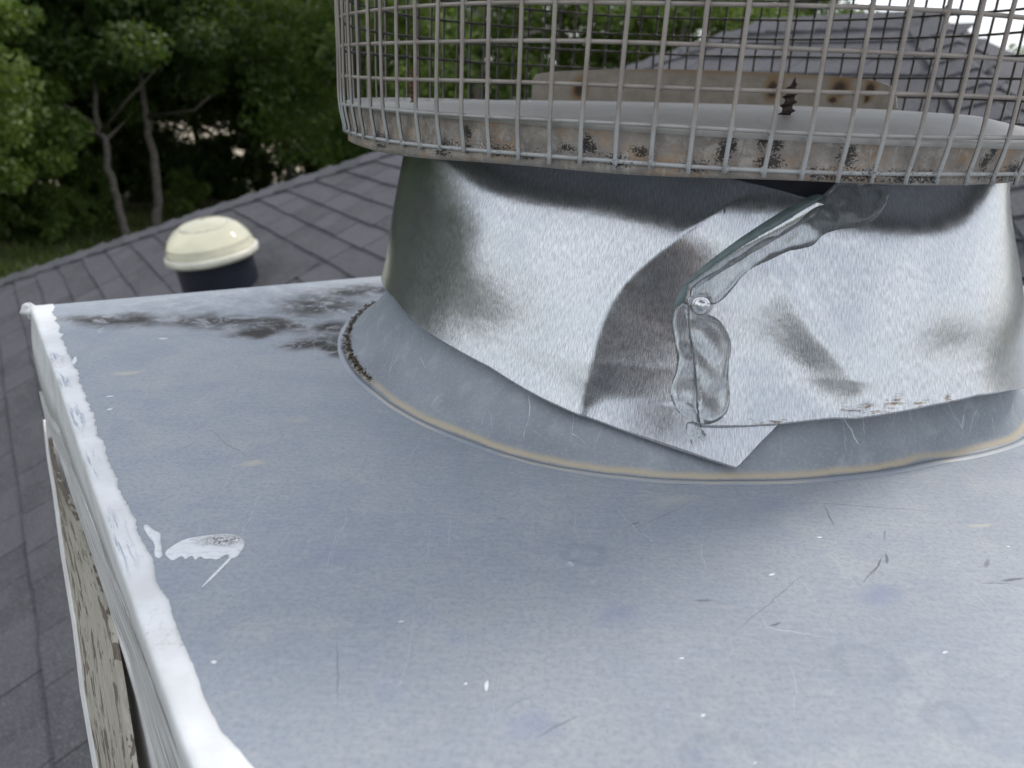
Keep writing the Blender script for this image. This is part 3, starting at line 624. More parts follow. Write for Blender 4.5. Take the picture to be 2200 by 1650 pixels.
# ------------------------------------------------------------------ flashing cone pressed up out of the cover
ringpx = [(738, 757), (760, 800), (800, 838), (900, 904), (1000, 946), (1150, 996), (1350, 1026), (1580, 1035), (1800, 1024), (2000, 991), (2200, 944)]
rp = []
for p in ringpx:
    q = at(p)[:2]-CC; rp.append((math.atan2(q[1], q[0]), np.hypot(*q)))
rp += [(R_(-22), .279), (R_(0), .276)]; rp.sort(); rth = np.array([a for a, _ in rp]); rr_ = np.array([b for _, b in rp])
def ring_r(th):
    th = (th+math.pi) % (2*math.pi)-math.pi
    if rth[0] <= th <= rth[-1]: return float(np.interp(th, rth, rr_))
    e = (th-rth[-1]) % (2*math.pi); tot = (rth[0]-rth[-1]) % (2*math.pi); s = e/tot; s = s*s*(3-2*s); return rr_[-1]*(1-s)+rr_[0]*s
def build_flash():
    nt_ = 720; raw = np.array([ring_r(2*math.pi*k/nt_) for k in range(nt_)]); ker = np.hanning(25); ker /= ker.sum(); sm = np.convolve(np.r_[raw, raw, raw], ker, 'same')[nt_:2*nt_]
    V, uv = [], []
    for k in range(nt_):
        th = 2*math.pi*k/nt_; ro = sm[k]
        base = [(ro+.0040, .0001), (ro+.0025, .0007), (ro+.0010, .0009), (ro, .0006), (ro-.0012, .0002), (ro-.0026, .0010), (ro-.005, .0026)]
        pr = []; d = 0
        ri = ro-.005; tw = (th+math.pi) % (2*math.pi)-math.pi; ff = .014*float(smoothstep(np.array(tw), R_(-85), R_(-48))*(1-smoothstep(np.array(tw), R_(40), R_(90))))
        prof = base+[(min(ri-.0015-(z-.004)*.45, float(RF(z))+ff*float(smoothstep(np.array(z), .0, .03)*(1-smoothstep(np.array(z), .06, .15)))+max(0, ri-.2600)*math.exp(-(z-.004)/.014)), z) for z in (.0045, .007, .010, .016, .024, .034, .045, .06, .08, .12, .165)]
        prev = prof[0]
        for (r, z) in prof:
            d += math.hypot(r-prev[0], z-prev[1]); prev = (r, z)
            V.append((CC[0]+r*math.cos(th), CC[1]+r*math.sin(th), z)); uv.append((th*.25, d))
    o = mesh('flashing_cone', V, grid(nt_, len(prof), True), M['flash'], None, True, uv); o.parent = cover
    # litter caught in the groove on the left
    Vd, Fd = [], []
    for k in range(420):
        if rng.random() < .85: x, y = 0, 0; t = rng.uniform(0, 1)**1.0; th = R_(-168)-t*R_(-52)*-1; th = R_(-155)-t*R_(38)
        else: th = R_(-155)+rng.uniform(0, .14)
        r = ring_r(th)-.004+rng.normal(0, .0016); s = rng.uniform(.0005, .0019); z = .0026+rng.uniform(0, .002)
        c = np.array([CC[0]+r*math.cos(th), CC[1]+r*math.sin(th), z]); i = len(Vd); a = rng.normal(0, 1, (4, 3)); a[:, 2] *= .4
        Vd += [tuple(c+q*s) for q in a]; Fd += [(i, i+1, i+2), (i, i+2, i+3), (i+1, i+2, i+3), (i, i+1, i+3)]
    g = mesh('leaf_litter', Vd, Fd, M['debris']); tag(g, 'dark brown leaf litter caught in the groove at the left foot of the flashing', 'litter', kind='stuff')
build_flash()

# ------------------------------------------------------------------ thin blobs that follow a surface (paint, sealant)
def inside_dist(P, poly):
    """signed distance (positive inside) and nearest boundary point of points P to a closed polygon"""
    P = np.asarray(P); n = len(poly); best = np.full(len(P), 1e9); near = np.zeros_like(P); ins = np.zeros(len(P), bool)
    for i in range(n):
        a, b = poly[i], poly[(i+1) % n]; ab = b-a; t = np.clip(((P-a)@ab)/max(ab@ab, 1e-18), 0, 1); q = a+t[:, None]*ab; d = np.hypot(*(P-q).T)
        m = d < best; best[m] = d[m]; near[m] = q[m]
        c = ((a[1] > P[:, 1]) != (b[1] > P[:, 1])) & (P[:, 0] < (b[0]-a[0])*(P[:, 1]-a[1])/(b[1]-a[1]+1e-18)+a[0]); ins ^= c
    return np.where(ins, best, -best), near
def round_poly(poly, it=2):
    for _ in range(it):
        q = []
        for i in range(len(poly)):
            a, b = poly[i], poly[(i+1) % len(poly)]; q += [a*.75+b*.25, a*.25+b*.75]
        poly = np.array(q)
    return poly
def blob(name, poly, cell, hgt, edge, place, mat, parent, lumps=.4, seed=1, rnd=2, jag=0):
    poly = round_poly(np.array(poly, float), rnd) if rnd else np.array(poly, float)
    r = np.random.default_rng(seed)
    if jag: poly = poly+r.normal(0, jag, poly.shape)
    lo, hi = poly.min(0)-cell, poly.max(0)+cell; nx, ny = [int(math.ceil((hi[i]-lo[i])/cell))+1 for i in (0, 1)]
    X, Y = np.meshgrid(lo[0]+cell*np.arange(nx), lo[1]+cell*np.arange(ny), indexing='ij'); P = np.c_[X.ravel(), Y.ravel()]
    d, nb = inside_dist(P, poly); keep = d > -.75*cell; P2_ = P.copy(); mm = (d <= .35*cell) & keep; P2_[mm] = nb[mm]; d2 = np.where(mm, 0, np.maximum(d, 0))
    ph = r.uniform(0, 6.28, 8); k = 2*math.pi
    L_ = edge*4.2
    nz_ = (np.sin(P2_[:, 0]*k/(L_*2.1)+ph[0]+1.5*np.sin(P2_[:, 1]*k/(L_*3)+ph[1]))+np.sin(P2_[:, 1]*k/(L_*1.7)+ph[2]+1.3*np.sin(P2_[:, 0]*k/(L_*2.7)+ph[3])))*.5
    h = hgt*(1-np.exp(-d2/edge))*(1+lumps*nz_)
    # thicker bead along the rim, as smeared sealant has
    h += hgt*.18*np.exp(-((d2-edge*1.2)/(edge*.7))**2)*(d2 > 0)
    h = np.where(d2 <= 0, -.00015, h)
    idx = -np.ones(nx*ny, int); idx[keep] = np.arange(keep.sum()); F = []
    K = idx.reshape(nx, ny)
    for i in range(nx-1):
        for j in range(ny-1):
            q = (K[i, j], K[i+1, j], K[i+1, j+1], K[i, j+1])
            if min(q) >= 0: F.append(q)
            else:
                t = [a for a in q if a >= 0]
                if len(t) == 3: F.append(tuple(t))
    V = place(P2_[keep], h[keep])
    o = mesh(name, V, F, mat, None, True)
    if parent is CH: part(o)
    elif parent is not None: o.parent = parent
    return o
flat = lambda P, c: np.c_[P, .0003+c]
def flatpoly(pts): return [at(p)[:2] for p in pts]
blob('paint_smear', flatpoly([(352, 1188), (372, 1172), (398, 1158), (430, 1153), (460, 1149), (498, 1147), (524, 1158), (527, 1170), (515, 1192), (500, 1202), (490, 1200), (494, 1192), (484, 1192), (468, 1204), (452, 1200), (440, 1203), (431, 1194), (420, 1206), (412, 1192), (398, 1204), (392, 1193), (372, 1206), (362, 1200)]), .0006, .0004, .001, flat, M['smear'], CH, seed=3, rnd=1)
blob('paint_smear', flatpoly([(306, 1130), (318, 1127), (330, 1140), (348, 1146), (344, 1160), (348, 1178), (350, 1195), (340, 1202), (330, 1192), (334, 1170), (318, 1152)]), .0006, .0004, .001, flat, M['smear'], CH, seed=5, rnd=1)
blob('paint_smear', flatpoly([(495, 1196), (500, 1200), (478, 1222), (455, 1245), (436, 1262), (432, 1262), (452, 1240), (474, 1218)]), .0004, .0002, .001, flat, M['smear'], CH, seed=6, rnd=1)
for i, (x, y, sx, sy) in enumerate([(862, 1336, 8, 2), (1000, 1470, 5, 4), (460, 1423, 8, 6), (1658, 1235, 9, 3), (1510, 1538, 7, 5), (1760, 1155, 8, 2), (2030, 1402, 8, 3), (160, 775, 8, 10), (350, 728, 14, 2), (236, 852, 12, 2), (238, 880, 9, 2), (1465, 1415, 8, 2), (1045, 1475, 5, 14), (1620, 1640, 8, 3), (2165, 1175, 6, 2)]):
    r = np.random.default_rng(i+50); pts = []
    for k in range(9):
        a = 2*math.pi*k/9; q = r.uniform(.5, 1.1); pts.append((x+sx*q*math.cos(a+.3), y+sy*q*math.sin(a)))
    blob('paint_fleck', flatpoly(pts), .0005, .0002, .0006, flat, M['smear'], CH, seed=i, rnd=1)

# ------------------------------------------------------------------ storm collar: two overlapping galvanised sheets
SC = empty('storm_collar', (float(CC[0]), float(CC[1]), .02)); tag(SC, 'shiny galvanised sheet collar wrapped round the pipe with a sealed overlapping seam', 'chimney collar')
SCI = Matrix.Translation(-SC.location)
def spart(o): o.parent = SC; o.matrix_parent_inverse = SCI; return o
def curve_uv(pts): return np.array([[t*.25, z] for t, z in (on_cyl(p, RC) for p in pts)])
LCR = curve_uv([(1252, 872), (1256, 840), (1266, 800), (1290, 705), (1322, 630), (1385, 560), (1470, 495), (1560, 425), (1620, 385), (1760, 300)])     # ridge of the dent in the left sheet
LC2 = curve_uv([(1650, 540), (1680, 600), (1725, 680), (1790, 765), (1870, 860)])               # crease in the right sheet
def chaikin(C, it=3):
    for _ in range(it):
        q = [C[0]]
        for i in range(len(C)-1): q += [C[i]*.75+C[i+1]*.25, C[i]*.25+C[i+1]*.75]
        C = np.array(q+[C[-1]])
    return C
LCR = chaikin(LCR); LC2 = chaikin(LC2)
def polydist(P, C):
    best = np.full(len(P), 1e9); sg = np.zeros(len(P)); tt = np.zeros(len(P)); n = len(C)-1
    for i in range(n):
        a, b = C[i], C[i+1]; ab = b-a; t = np.clip(((P-a)@ab)/(ab@ab), 0, 1); q = a+t[:, None]*ab; d = P-q; l = np.hypot(*d.T); m = l < best
        best[m] = l[m]; cr_ = ab[0]*d[:, 1]-ab[1]*d[:, 0]; sg[m] = np.sign(cr_[m]); tt[m] = ((i+t)/n)[m]
    return best*sg, tt
def disp1(P):
    s, t = polydist(P, LCR)          # the curve runs upwards: positive side is its left
    A = .0075*(.18+.82*smoothstep(t, 0.0, .45))*(1+.35*smoothstep(t, .42, .72))
    wr = .004+.026*smoothstep(t, .0, .45)+.012*smoothstep(t, .45, .75)
    d = np.where(s > 0, A*np.exp(-s/.045), A*(1-1.25*(1-np.exp(-(-s/wr)**1.15))))
    d += .0010*np.sin(P[:, 0]*38+1)*np.sin(P[:, 1]*45)
    s2, t2 = polydist(P, SD); k = smoothstep(-s2, -.001, .014)*(P[:, 0] > SD[:, 0].min()-.01)*smoothstep(P[:, 1], SD[0, 1]-.004, SD[0, 1]+.004)
    return d*(1-k)+np.minimum(d, disp2(P)-.0014)*k
def disp2(P):
    s, t = polydist(P, LC2)          # runs downwards
    A = .0042*smoothstep(t, 0, .35)*(1-smoothstep(t, .6, 1))
    d = A*np.exp(-np.sqrt(s*s+.003**2)/.018)+.0012*np.sin(P[:, 0]*33+.5)*np.sin(P[:, 1]*38+.7)
    d -= .0036*np.exp(-((s+.026)/.021)**2)*smoothstep(t, .25, .7)*(1-smoothstep(t, .85, 1))+.0014*np.exp(-((s-.015)/.010)**2)*smoothstep(t, .05, .25)*(1-smoothstep(t, .5, .8))
    c = curve_uv([(1930, 560)])[0]; q = (P-c)/np.array([.045, .035]); d += .0030*np.exp(-(q**2).sum(1))
    c = curve_uv([(2050, 760)])[0]; q = (P-c)/np.array([.030, .022]); d -= .0030*np.exp(-(q**2).sum(1))
    return d
def sheet_pos(P, disp, off):
    th = P[:, 0]/.25; r = RC(P[:, 1], th)+disp(P)+off
    rf_ = RF(np.maximum(P[:, 1], .0))+.0008+off*.5; dr = r-rf_; r = rf_+.5*(dr+np.sqrt(dr*dr+.0022**2))
    return np.c_[CC[0]+r*np.cos(th), CC[1]+r*np.sin(th), P[:, 1]]
def build_sheet(name, lo_px, hi_px, a_extra, disp, off, label, nx=420, ny=110, parent=None, zt=.163, lo_fix=(), hi_end=None):
    lo = curve_uv(lo_px); lo = np.vstack([lo, lo_fix]) if len(lo_fix) else lo
    lo = lo[np.argsort(lo[:, 0])]
    hi = np.array(hi_px) ; hi = hi[np.argsort(hi[:, 0])]
    a0, a1 = a_extra
    A = np.unique(np.r_[np.linspace(a0, a1, nx), lo[:, 0][(lo[:, 0] > a0) & (lo[:, 0] < a1)], hi[:, 0][(hi[:, 0] > a0) & (hi[:, 0] < a1)]])
    V, uv = [], []
    for a in A:
        zl = np.interp(a, lo[:, 0], lo[:, 1]); zh = np.interp(a, hi[:, 0], hi[:, 1]); zh = max(zh, zl+.0002)
        for j in range(ny): V.append((a, zl+(zh-zl)*j/(ny-1)))
    V = np.array(V); W3 = sheet_pos(V, disp, off)
    o = mesh(name, W3, grid(len(A), ny), M['galv'], None, True, V); md = o.modifiers.new('thickness', 'SOLIDIFY'); md.thickness = .0006; md.offset = -1
    if label: o['label'] = label
    return spart(o)
seam = [(1506, 916), (1499, 850), (1495, 790), (1486, 730), (1480, 690), (1476, 640), (1477, 611)]
dia = [(1477, 611), (1540, 562), (1600, 522), (1680, 476), (1746, 433), (1775, 405), (1803, 380)]
SM = curve_uv(seam); DI = curve_uv(dia)
SD = np.vstack([SM, DI[1:], curve_uv([(1860, 320)])])
TL = curve_uv([(1555, 374), (1600, 385), (1680, 408), (1750, 430), (1800, 448)])
lo1 = [(845, 640), (858, 655), (890, 690), (935, 725), (1050, 790), (1170, 858), (1300, 911), (1400, 948), (1500, 982), (1582, 1008), (1630, 958), (1680, 908), (1760, 830)]
aL = curve_uv([(845, 640)])[0]; aR = curve_uv([(1790, 800)])[0]
build_sheet('left_sheet', lo1, [(-1.3, .165), (TL[0, 0]-.001, .165)]+[tuple(q) for q in TL], (R_(-290)*.25, float(TL[-1, 0])-.0005), disp1, 0, None, lo_fix=[(R_(-210)*.25, .045), (R_(-290)*.25, .05)])
# right sheet: left border leans, so it is cut out of a grid whose first columns follow the seam
def build_right():
    lo_px = [(1506, 916), (1600, 914), (1700, 908), (1800, 900), (1900, 888), (2000, 871), (2100, 850), (2160, 838), (2198, 829)]
    lo = curve_uv(lo_px); lo = np.vstack([lo, [(R_(-10)*.25, .040), (R_(40)*.25, .045), (R_(110)*.25, .05)]])
    a1 = R_(100)*.25; nx, ny = 420, 120
    top_a = DI[-1, 0]
    V = []
    # border on the left / top: polyline from the seam foot up the seam, along the diagonal, then the top rim
    for j in range(ny):
        t = j/(ny-1)
        # left end point of this row
        k = t*1.0
        n1 = len(SM)-1
        full = np.vstack([SM, DI[1:]]); ln = np.r_[0, np.cumsum(np.hypot(*np.diff(full, axis=0).T))]; ln /= ln[-1]
        le = np.array([np.interp(t, ln, full[:, i]) for i in (0, 1)])
        for i in range(nx):
            s = (i/(nx-1))
            a = le[0]+(a1-le[0])*s
            zl = np.interp(a, lo[:, 0], lo[:, 1]); rowz = zl+(.165-zl)*t
            bl = math.exp(-s*14) if 0 else max(0, 1-s/.22)**2
            # blend from the row's own border point to the regular rows
            z0l = np.interp(le[0], lo[:, 0], lo[:, 1]); reg0 = z0l+(.165-z0l)*t
            V.append((a, rowz+(le[1]-reg0)*bl))
    V = np.array(V); W3 = sheet_pos(V, disp2, .0016)
    o = mesh('right_sheet', W3, [tuple(q[::-1]) for q in grid(ny, nx)], M['galv'], None, True, V); md = o.modifiers.new('thickness', 'SOLIDIFY'); md.thickness = .0007; md.offset = -1
    spart(o)
build_right()
def sheet_vec(P, c):
    q = sheet_pos(P, lambda P: np.where(over_right(P), disp2(P)+.0016, disp1(P)), 0.0); th = P[:, 0]/.25
    return q+np.c_[np.cos(th), np.sin(th), np.full(len(P), .25)]*np.asarray(c)[:, None]
def sheet_place(a, b, c): return sheet_vec(np.array([[a, b]]), np.array([c]))[0]
def over_right(P):
    s, t = polydist(P, SD); return s < .0005
def gel(name, px_, hgt, edge, mat, seed, lab=None, cell=.0008, rnd=2, lumps=.5):
    o = blob(name, curve_uv(px_), cell, hgt, edge, sheet_vec, mat, None, lumps*1.5, seed, rnd)
    if lab: o['label'] = lab
    return spart(o)
gel('sealant', [(1480, 640), (1479, 612), (1545, 560), (1600, 524), (1680, 478), (1746, 434), (1790, 392), (1905, 388), (1902, 425), (1880, 462), (1845, 486), (1795, 491), (1762, 504), (1745, 528), (1712, 536), (1690, 538), (1645, 560), (1600, 582), (1572, 620), (1548, 646), (1525, 655)], .0021, .0026, M['gel'], 11, 'clear sealant smeared below the diagonal seam')
gel('sealant', [(1446, 655), (1470, 640), (1500, 668), (1535, 676), (1558, 700), (1574, 742), (1562, 790), (1570, 850), (1562, 888), (1535, 908), (1505, 913), (1472, 902), (1447, 876), (1436, 838), (1456, 790), (1450, 740), (1440, 695)], .0022, .0026, M['gel'], 12, 'clear sealant smeared along the upright seam')
gel('sealant', [(1474, 905), (1500, 908), (1516, 930), (1520, 940), (1508, 946), (1492, 938), (1488, 960), (1492, 972), (1484, 966), (1480, 940), (1472, 932)], .0022, .0012, M['gel'], 13, 'clear sealant drip at the foot of the seam', cell=.0006)
gel('sealant_bead', [(1444, 668), (1452, 634), (1474, 598), (1520, 556), (1580, 508), (1660, 455), (1735, 412), (1770, 418), (1748, 434), (1680, 477), (1600, 523), (1540, 563), (1479, 612), (1474, 640), (1462, 656)], .0014, .0024, M['bead'], 14, 'grey green bead on the upper side of the diagonal seam', lumps=.25)
# rivet sealed with a ring of sealant
def rivet():
    th, z = on_cyl((1504, 653), RC); base = np.array(sheet_place(th*.25, z, .0012)); n = np.array([math.cos(th), math.sin(th), .15]); n /= np.linalg.norm(n)
    e1 = np.cross([0, 0, 1], n); e1 /= np.linalg.norm(e1); e2 = np.cross(n, e1)
    def la(prof, name, mat, wob=0):
        V = []
        for k in range(28):
            a = 2*math.pi*k/28
            for r, h in prof: V.append(base+(math.cos(a)*e1+math.sin(a)*e2)*r*(1+wob*math.sin(3*a))+n*h)
        return spart(mesh(name, V, grid(28, len(prof), True), mat, None, True))
    la([(.0050, -.001), (.0052, .0006), (.0046, .0015), (.0036, .0012), (.0030, .0014), (.0020, .0026), (.0008, .0032), (.0001, .0033)], 'rivet', simple('bright rivet', (.7, .71, .72), .18, 1.0, .1, 200), .04)
    la([(.0066, -.001), (.0066, .0008), (.0058, .0018), (.0050, .0010)], 'sealant', M['gel'], .06)
rivet()

# ------------------------------------------------------------------ dark pipe inside the collar
pip = empty('flue_pipe', (float(CC[0]), float(CC[1]), 0)); tag(pip, 'dark flue pipe glimpsed in the gap between collar and cap', 'pipe')
V = []; nn = 120
for k in range(nn):
    a = 2*math.pi*k/nn
    for r, z in ((.188, .002), (.188, .1745), (.180, .1745), (.180, .002)): V.append((r*math.cos(a), r*math.sin(a), z))
mesh('pipe_wall', V, grid(nn, 4, True), M['dark'], pip, True)
th0, z0_ = on_cyl((1795, 392), lambda z: .193)
V = []
for k in range(24):
    a = th0-.002-.5*k/23
    for r, z in ((.1925, .110), (.1925, .172), (.1912, .172)): V.append((r*math.cos(a), r*math.sin(a), z))
mesh('pipe_lining', V, grid(24, 3), simple('slate grey lining', (.10, .105, .125), .4, .1, .2, 30), pip, True)

# ------------------------------------------------------------------ chimney cap
CAP = empty('chimney_cowl', (float(CC[0]), float(CC[1]), .165)); tag(CAP, 'round chimney cowl with stained rim band and wire mesh screen', 'cowl')
c3 = np.array([CC[0], CC[1], .165])
def cpart(name, V, F, mat, smooth=False, uv=None): return mesh(name, np.asarray(V, float)-c3, F, mat, CAP, smooth, uv)
def zrim_bot(th): x = math.cos(th)*.264; return .1628+.021*(x+.02)+.0009*math.sin(3*th+1)+.0005*math.sin(11*th)
def zplate(x, y):
    r = math.hypot(x, y); s = float(smoothstep(np.array(.255-r), 0, .07)); return .1835+.002*x/.26+s*(.0075+.018*x)
nn = 360; V, uv = [], []
for k in range(nn):
    th = 2*math.pi*k/nn-math.pi; b = zrim_bot(th); wv = .0006*math.sin(7*th)+.0004*math.sin(17*th+2)
    for r, z in ((.258+wv, b-.0002), (.2625+wv, b-.0008), (.2650+wv, b+.0004), (.2650+wv, b+.003), (.2642+wv, .172), (.2640, .1805), (.2646, .1820)):
        V.append((CC[0]+r*math.cos(th), CC[1]+r*math.sin(th), z)); uv.append((th*.25, z))
F = grid(nn-1, 7, False); V_ = V+[]; m0 = len(V)
for k in (0,):   # close the seam with duplicate column so the pattern does not smear
    for j in range(7): V_.append(V[j]); uv.append((math.pi*.25, V[j][2]))
F = grid(nn, 7); F += [((nn-1)*7+j, m0+j, m0+j+1, (nn-1)*7+j+1) for j in range(6)]
cpart('rim_band', V_, F, M['rim'], True, uv)
# lip bead and plate
V = []
radii = [.2646, .2655, .2652, .2635, .2615, .258, .252, .245, .235, .22, .20, .17, .13, .09, .05, .001]
for k in range(nn):
    th = 2*math.pi*k/nn
    for i, r in enumerate(radii):
        x, y = r*math.cos(th), r*math.sin(th); z = [.1815, .1826, .1842, .1849, .1838][i] if i < 5 else zplate(x, y)
        V.append((CC[0]+x, CC[1]+y, z))
cpart('plate', V, grid(nn, len(radii), True), M['plate'], True)
V = []
for k in range(nn):
    th = 2*math.pi*k/nn
    for r, z in ((.259, .176), (.22, .1765), (.10, .177), (.001, .177)): V.append((CC[0]+r*math.cos(th), CC[1]+r*math.sin(th), z))
cpart('underside', V, grid(nn, 4, True), simple('dull underside', (.30, .30, .31), .5, .5), True)
# upright strip at the back
def strip():
    tops = [(1143, 205), (1145, 172), (1152, 161), (1165, 157), (1200, 153), (1300, 149), (1400, 148), (1500, 150), (1600, 153), (1700, 158), (1800, 164), (1860, 170), (1895, 177), (1915, 186), (1924, 198), (1927, 232)]
    def far_on(p, R=.248):
        d = ray(p); a = d[0]**2+d[1]**2; b = -2*(d[0]*CC[0]+d[1]*CC[1]); c = CC@CC-R*R; t = (-b+math.sqrt(max(b*b-4*a*c, 0)))/(2*a); X = d*t; return math.atan2(X[1]-CC[1], X[0]-CC[0]), X[2]+EYE
    T = np.array([far_on(p) for p in tops]); T = T[np.argsort(T[:, 0])]
    V, uv = [], []; n = 120; A = np.unique(np.r_[np.linspace(T[0, 0], T[-1, 0], n), T[:, 0]])
    for th in A:
        zt = np.interp(th, T[:, 0], T[:, 1]); zb = .183
        for r, z in ((.248, zb), (.248, zb+.012), (.2478, zb*.5+zt*.5), (.248, zt), (.2492, zt), (.2492, zb)): V.append((CC[0]+r*math.cos(th), CC[1]+r*math.sin(th), z)); uv.append((th*.25, z))
    nm = NT('scorched metal strip', 'UV'); a = nm.noise(70, 6, .7); f = nm.noise(500, 4, .7); sep = nm.t.nodes.new('ShaderNodeSeparateXYZ'); nm.t.links.new(nm.co, sep.inputs[0])
    col = nm.mix(nm.ramp(a, .35, .65), (.40, .355, .30), (.50, .455, .40)); top = nm.math('ADD', sep.outputs[1], nm.math('MULTIPLY', nm.math('SUBTRACT', a, .5), .012))
    col = nm.mix(nm.ramp(top, .216, .226, 0, .7), col, (.40, .25, .12)); col = nm.mix(nm.ramp(f, .6, .7, 0, .5), col, (.12, .09, .07))
    for (x, y, rx, ry) in [(1245, 190, .012, .016), (1662, 190, .012, .016), (1805, 187, .014, .013), (1790, 212, .008, .006), (1870, 190, .009, .012), (1862, 210, .005, .006)]:
        t_, z_ = far_on((x, y)); col = nm.mix(nm.math('MULTIPLY', nm.ell((t_*.25, z_), (rx, ry), 0, co=nm.warp(.008, 120), a=1.2, b=.55), .75), col, (.36, .22, .09)); col = nm.mix(nm.math('MULTIPLY', nm.ell((t_*.25, z_-.001), (rx*.62, ry*.6), 0, co=nm.warp(.006, 150), a=1.2, b=.4), .9), col, (.05, .03, .028))
    nm.set('Base Color', col); nm.set('Roughness', .5); nm.set('Metallic', .3); nm.set('Normal', nm.bump(f, .3, .0005))
    cpart('back_strip', V, grid(len(A), 6), nm.m, False, uv)
strip()
def screw(p0, height, rad, mat, lean, label, pitch=.0048):
    ns, na = 90, 22; V = []
    for i in range(ns):
        t = i/(ns-1); z = -.004+t*(height+.004); core = rad*.62*(1-.25*t)*(1 if t < .70 else max(.03, 1-((t-.70)/.30)**1.0))
        for k in range(na):
            a = 2*math.pi*k/na; ph = ((z/pitch)-k/na) % 1; thr = math.exp(-((ph-.5)/.16)**2)*rad*.42*(1 if t < .66 else max(0, 1-(t-.66)/.30))
            r = core+thr; V.append((p0[0]+r*math.cos(a)+lean[0]*z, p0[1]+r*math.sin(a)+lean[1]*z, p0[2]+z))
    F = [f[::-1] for f in grid(ns, na)]+[(i*na+na-1, i*na, (i+1)*na, (i+1)*na+na-1) for i in range(ns-1)]
    o = cpart('screw', V, F, mat, False); o['label'] = label
q = at_dist((1690, 236), .50); q[2] = zplate(*(q[:2]-CC)); screw(q, .0205, .0046, M['rust'], (.10, 0), 'black rusted screw point sticking up through the plate')
q = at_dist((889, 214), .74); q[2] = zplate(*(q[:2]-CC)); screw(q, .030, .0036, M['redrust'], (-.06, 0), 'reddish rusted screw at the back left of the plate', .004)

# mesh screen
RW, NV, DZ, Z0, ROWS = .2702, 95, .01765, .1682, 11
T0 = R_(-100.9); wr = .00114
zr_top = Z0+DZ*(ROWS-1)
jit = [(rng.normal(0, .0005), rng.normal(0, .0003)) for _ in range(NV)]
for k in range(NV):
    th = T0+2*math.pi*k/NV+jit[k][0]*2.2; n = 40; pts = []
    top = zr_top+.004; bot = Z0-.0042+jit[k][1]*2
    p1, p2 = rng.uniform(0, 6.28, 2)
    for i in range(n):
        z = bot+(top-bot)*i/(n-1); bul = .0012*math.sin((z-Z0)/.02+p1)*.25+(-.0030*math.exp(-((z-Z0+.003)/.012)**2)); r = RW+bul; t2 = th+.0012*math.sin((z-Z0)/.03+p2)
        pts.append((CC[0]+r*math.cos(t2), CC[1]+r*math.sin(t2), z))
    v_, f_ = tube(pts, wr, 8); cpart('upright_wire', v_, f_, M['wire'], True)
rows = []
for j in range(ROWS):
    n = NV*3; pts = []; ph = rng.uniform(0, 6.28, 3); tilt = .0035
    for i in range(n):
        th = T0+2*math.pi*i/n; z = Z0+DZ*j+tilt*math.cos(th)*(1 if j < 3 else .6)+.0004*math.sin(3*th+ph[0])+.0003*math.sin(8*th+ph[1]); r = RW-wr*1.3-(.0026 if j == 0 else 0)
        pts.append((CC[0]+r*math.cos(th), CC[1]+r*math.sin(th), z))
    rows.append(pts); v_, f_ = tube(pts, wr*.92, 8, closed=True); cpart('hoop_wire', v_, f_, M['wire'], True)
Wd = []
for j in range(ROWS):
    for k in range(NV):
        p = np.array(rows[j][k*3]); th = T0+2*math.pi*k/NV+jit[k][0]*2.2; e = np.array([math.cos(th), math.sin(th), 0]); tt_ = np.array([-math.sin(th), math.cos(th), 0]); c = p+e*.0006; s = wr*2.15*rng.uniform(.85, 1.2)
        vs = [c+tt_*s, c-tt_*s, c+e*wr*1.25, c-e*wr*1.0, c+[0, 0, s], c-[0, 0, s]]
        Wd.append((vs, [(0, 2, 4), (2, 1, 4), (1, 3, 4), (3, 0, 4), (2, 0, 5), (1, 2, 5), (3, 1, 5), (0, 3, 5)]))
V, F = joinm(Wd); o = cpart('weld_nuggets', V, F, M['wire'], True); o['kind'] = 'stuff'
# lid of the cap, above the picture
V = []
for k in range(180):
    th = 2*math.pi*k/180
    for r, z in ((.282, zr_top-.008), (.284, zr_top+.004), (.15, zr_top+.03), (.001, zr_top+.04), (.001, zr_top+.036), (.15, zr_top+.026), (.280, zr_top+.002)): V.append((CC[0]+r*math.cos(th), CC[1]+r*math.sin(th), z))
cpart('lid', V, grid(180, 7, True), M['plate'], True)

# ------------------------------------------------------------------ trees
LEAFM = [mat_leaf('leaf dark green', (.034, .062, .015), (.082, .130, .028)), mat_leaf('leaf mid green', (.056, .098, .019), (.125, .190, .038)), mat_leaf('leaf light green', (.085, .135, .026), (.160, .225, .046))]
def leaves(centers, sizes, nper, leaf, seed):
    r = np.random.default_rng(seed); C_ = np.repeat(np.array(centers), nper, 0); s = np.repeat(np.array(sizes), nper)[:, None]
    d = r.normal(0, 1, C_.shape); d /= np.linalg.norm(d, axis=1)[:, None]; P = C_+d*s*(r.random((len(C_), 1))**.45)*[1, 1, .7]
    n = len(P); a = r.normal(0, 1, (n, 3)); a /= np.linalg.norm(a, axis=1)[:, None]; b = np.cross(a, r.normal(0, 1, (n, 3))); b /= np.linalg.norm(b, axis=1)[:, None]
    L_ = leaf*r.uniform(.6, 1.3, (n, 1)); V = np.stack([P-a*L_, P+b*L_*.45, P+a*L_, P-b*L_*.45], 1).reshape(-1, 3)
    return V, n
def quick_mesh(name, V, n, mat, parent):
    me = bpy.data.meshes.new(name); me.vertices.add(4*n); me.vertices.foreach_set('co', V.ravel().astype(np.float32)); me.loops.add(4*n); me.loops.foreach_set('vertex_index', np.arange(4*n, dtype=np.int32))
    me.polygons.add(n); me.polygons.foreach_set('loop_start', np.arange(0, 4*n, 4, dtype=np.int32)); me.polygons.foreach_set('loop_total', np.full(n, 4, dtype=np.int32)); me.update(); me.validate(); me.materials.append(mat); return link(name, me, parent)
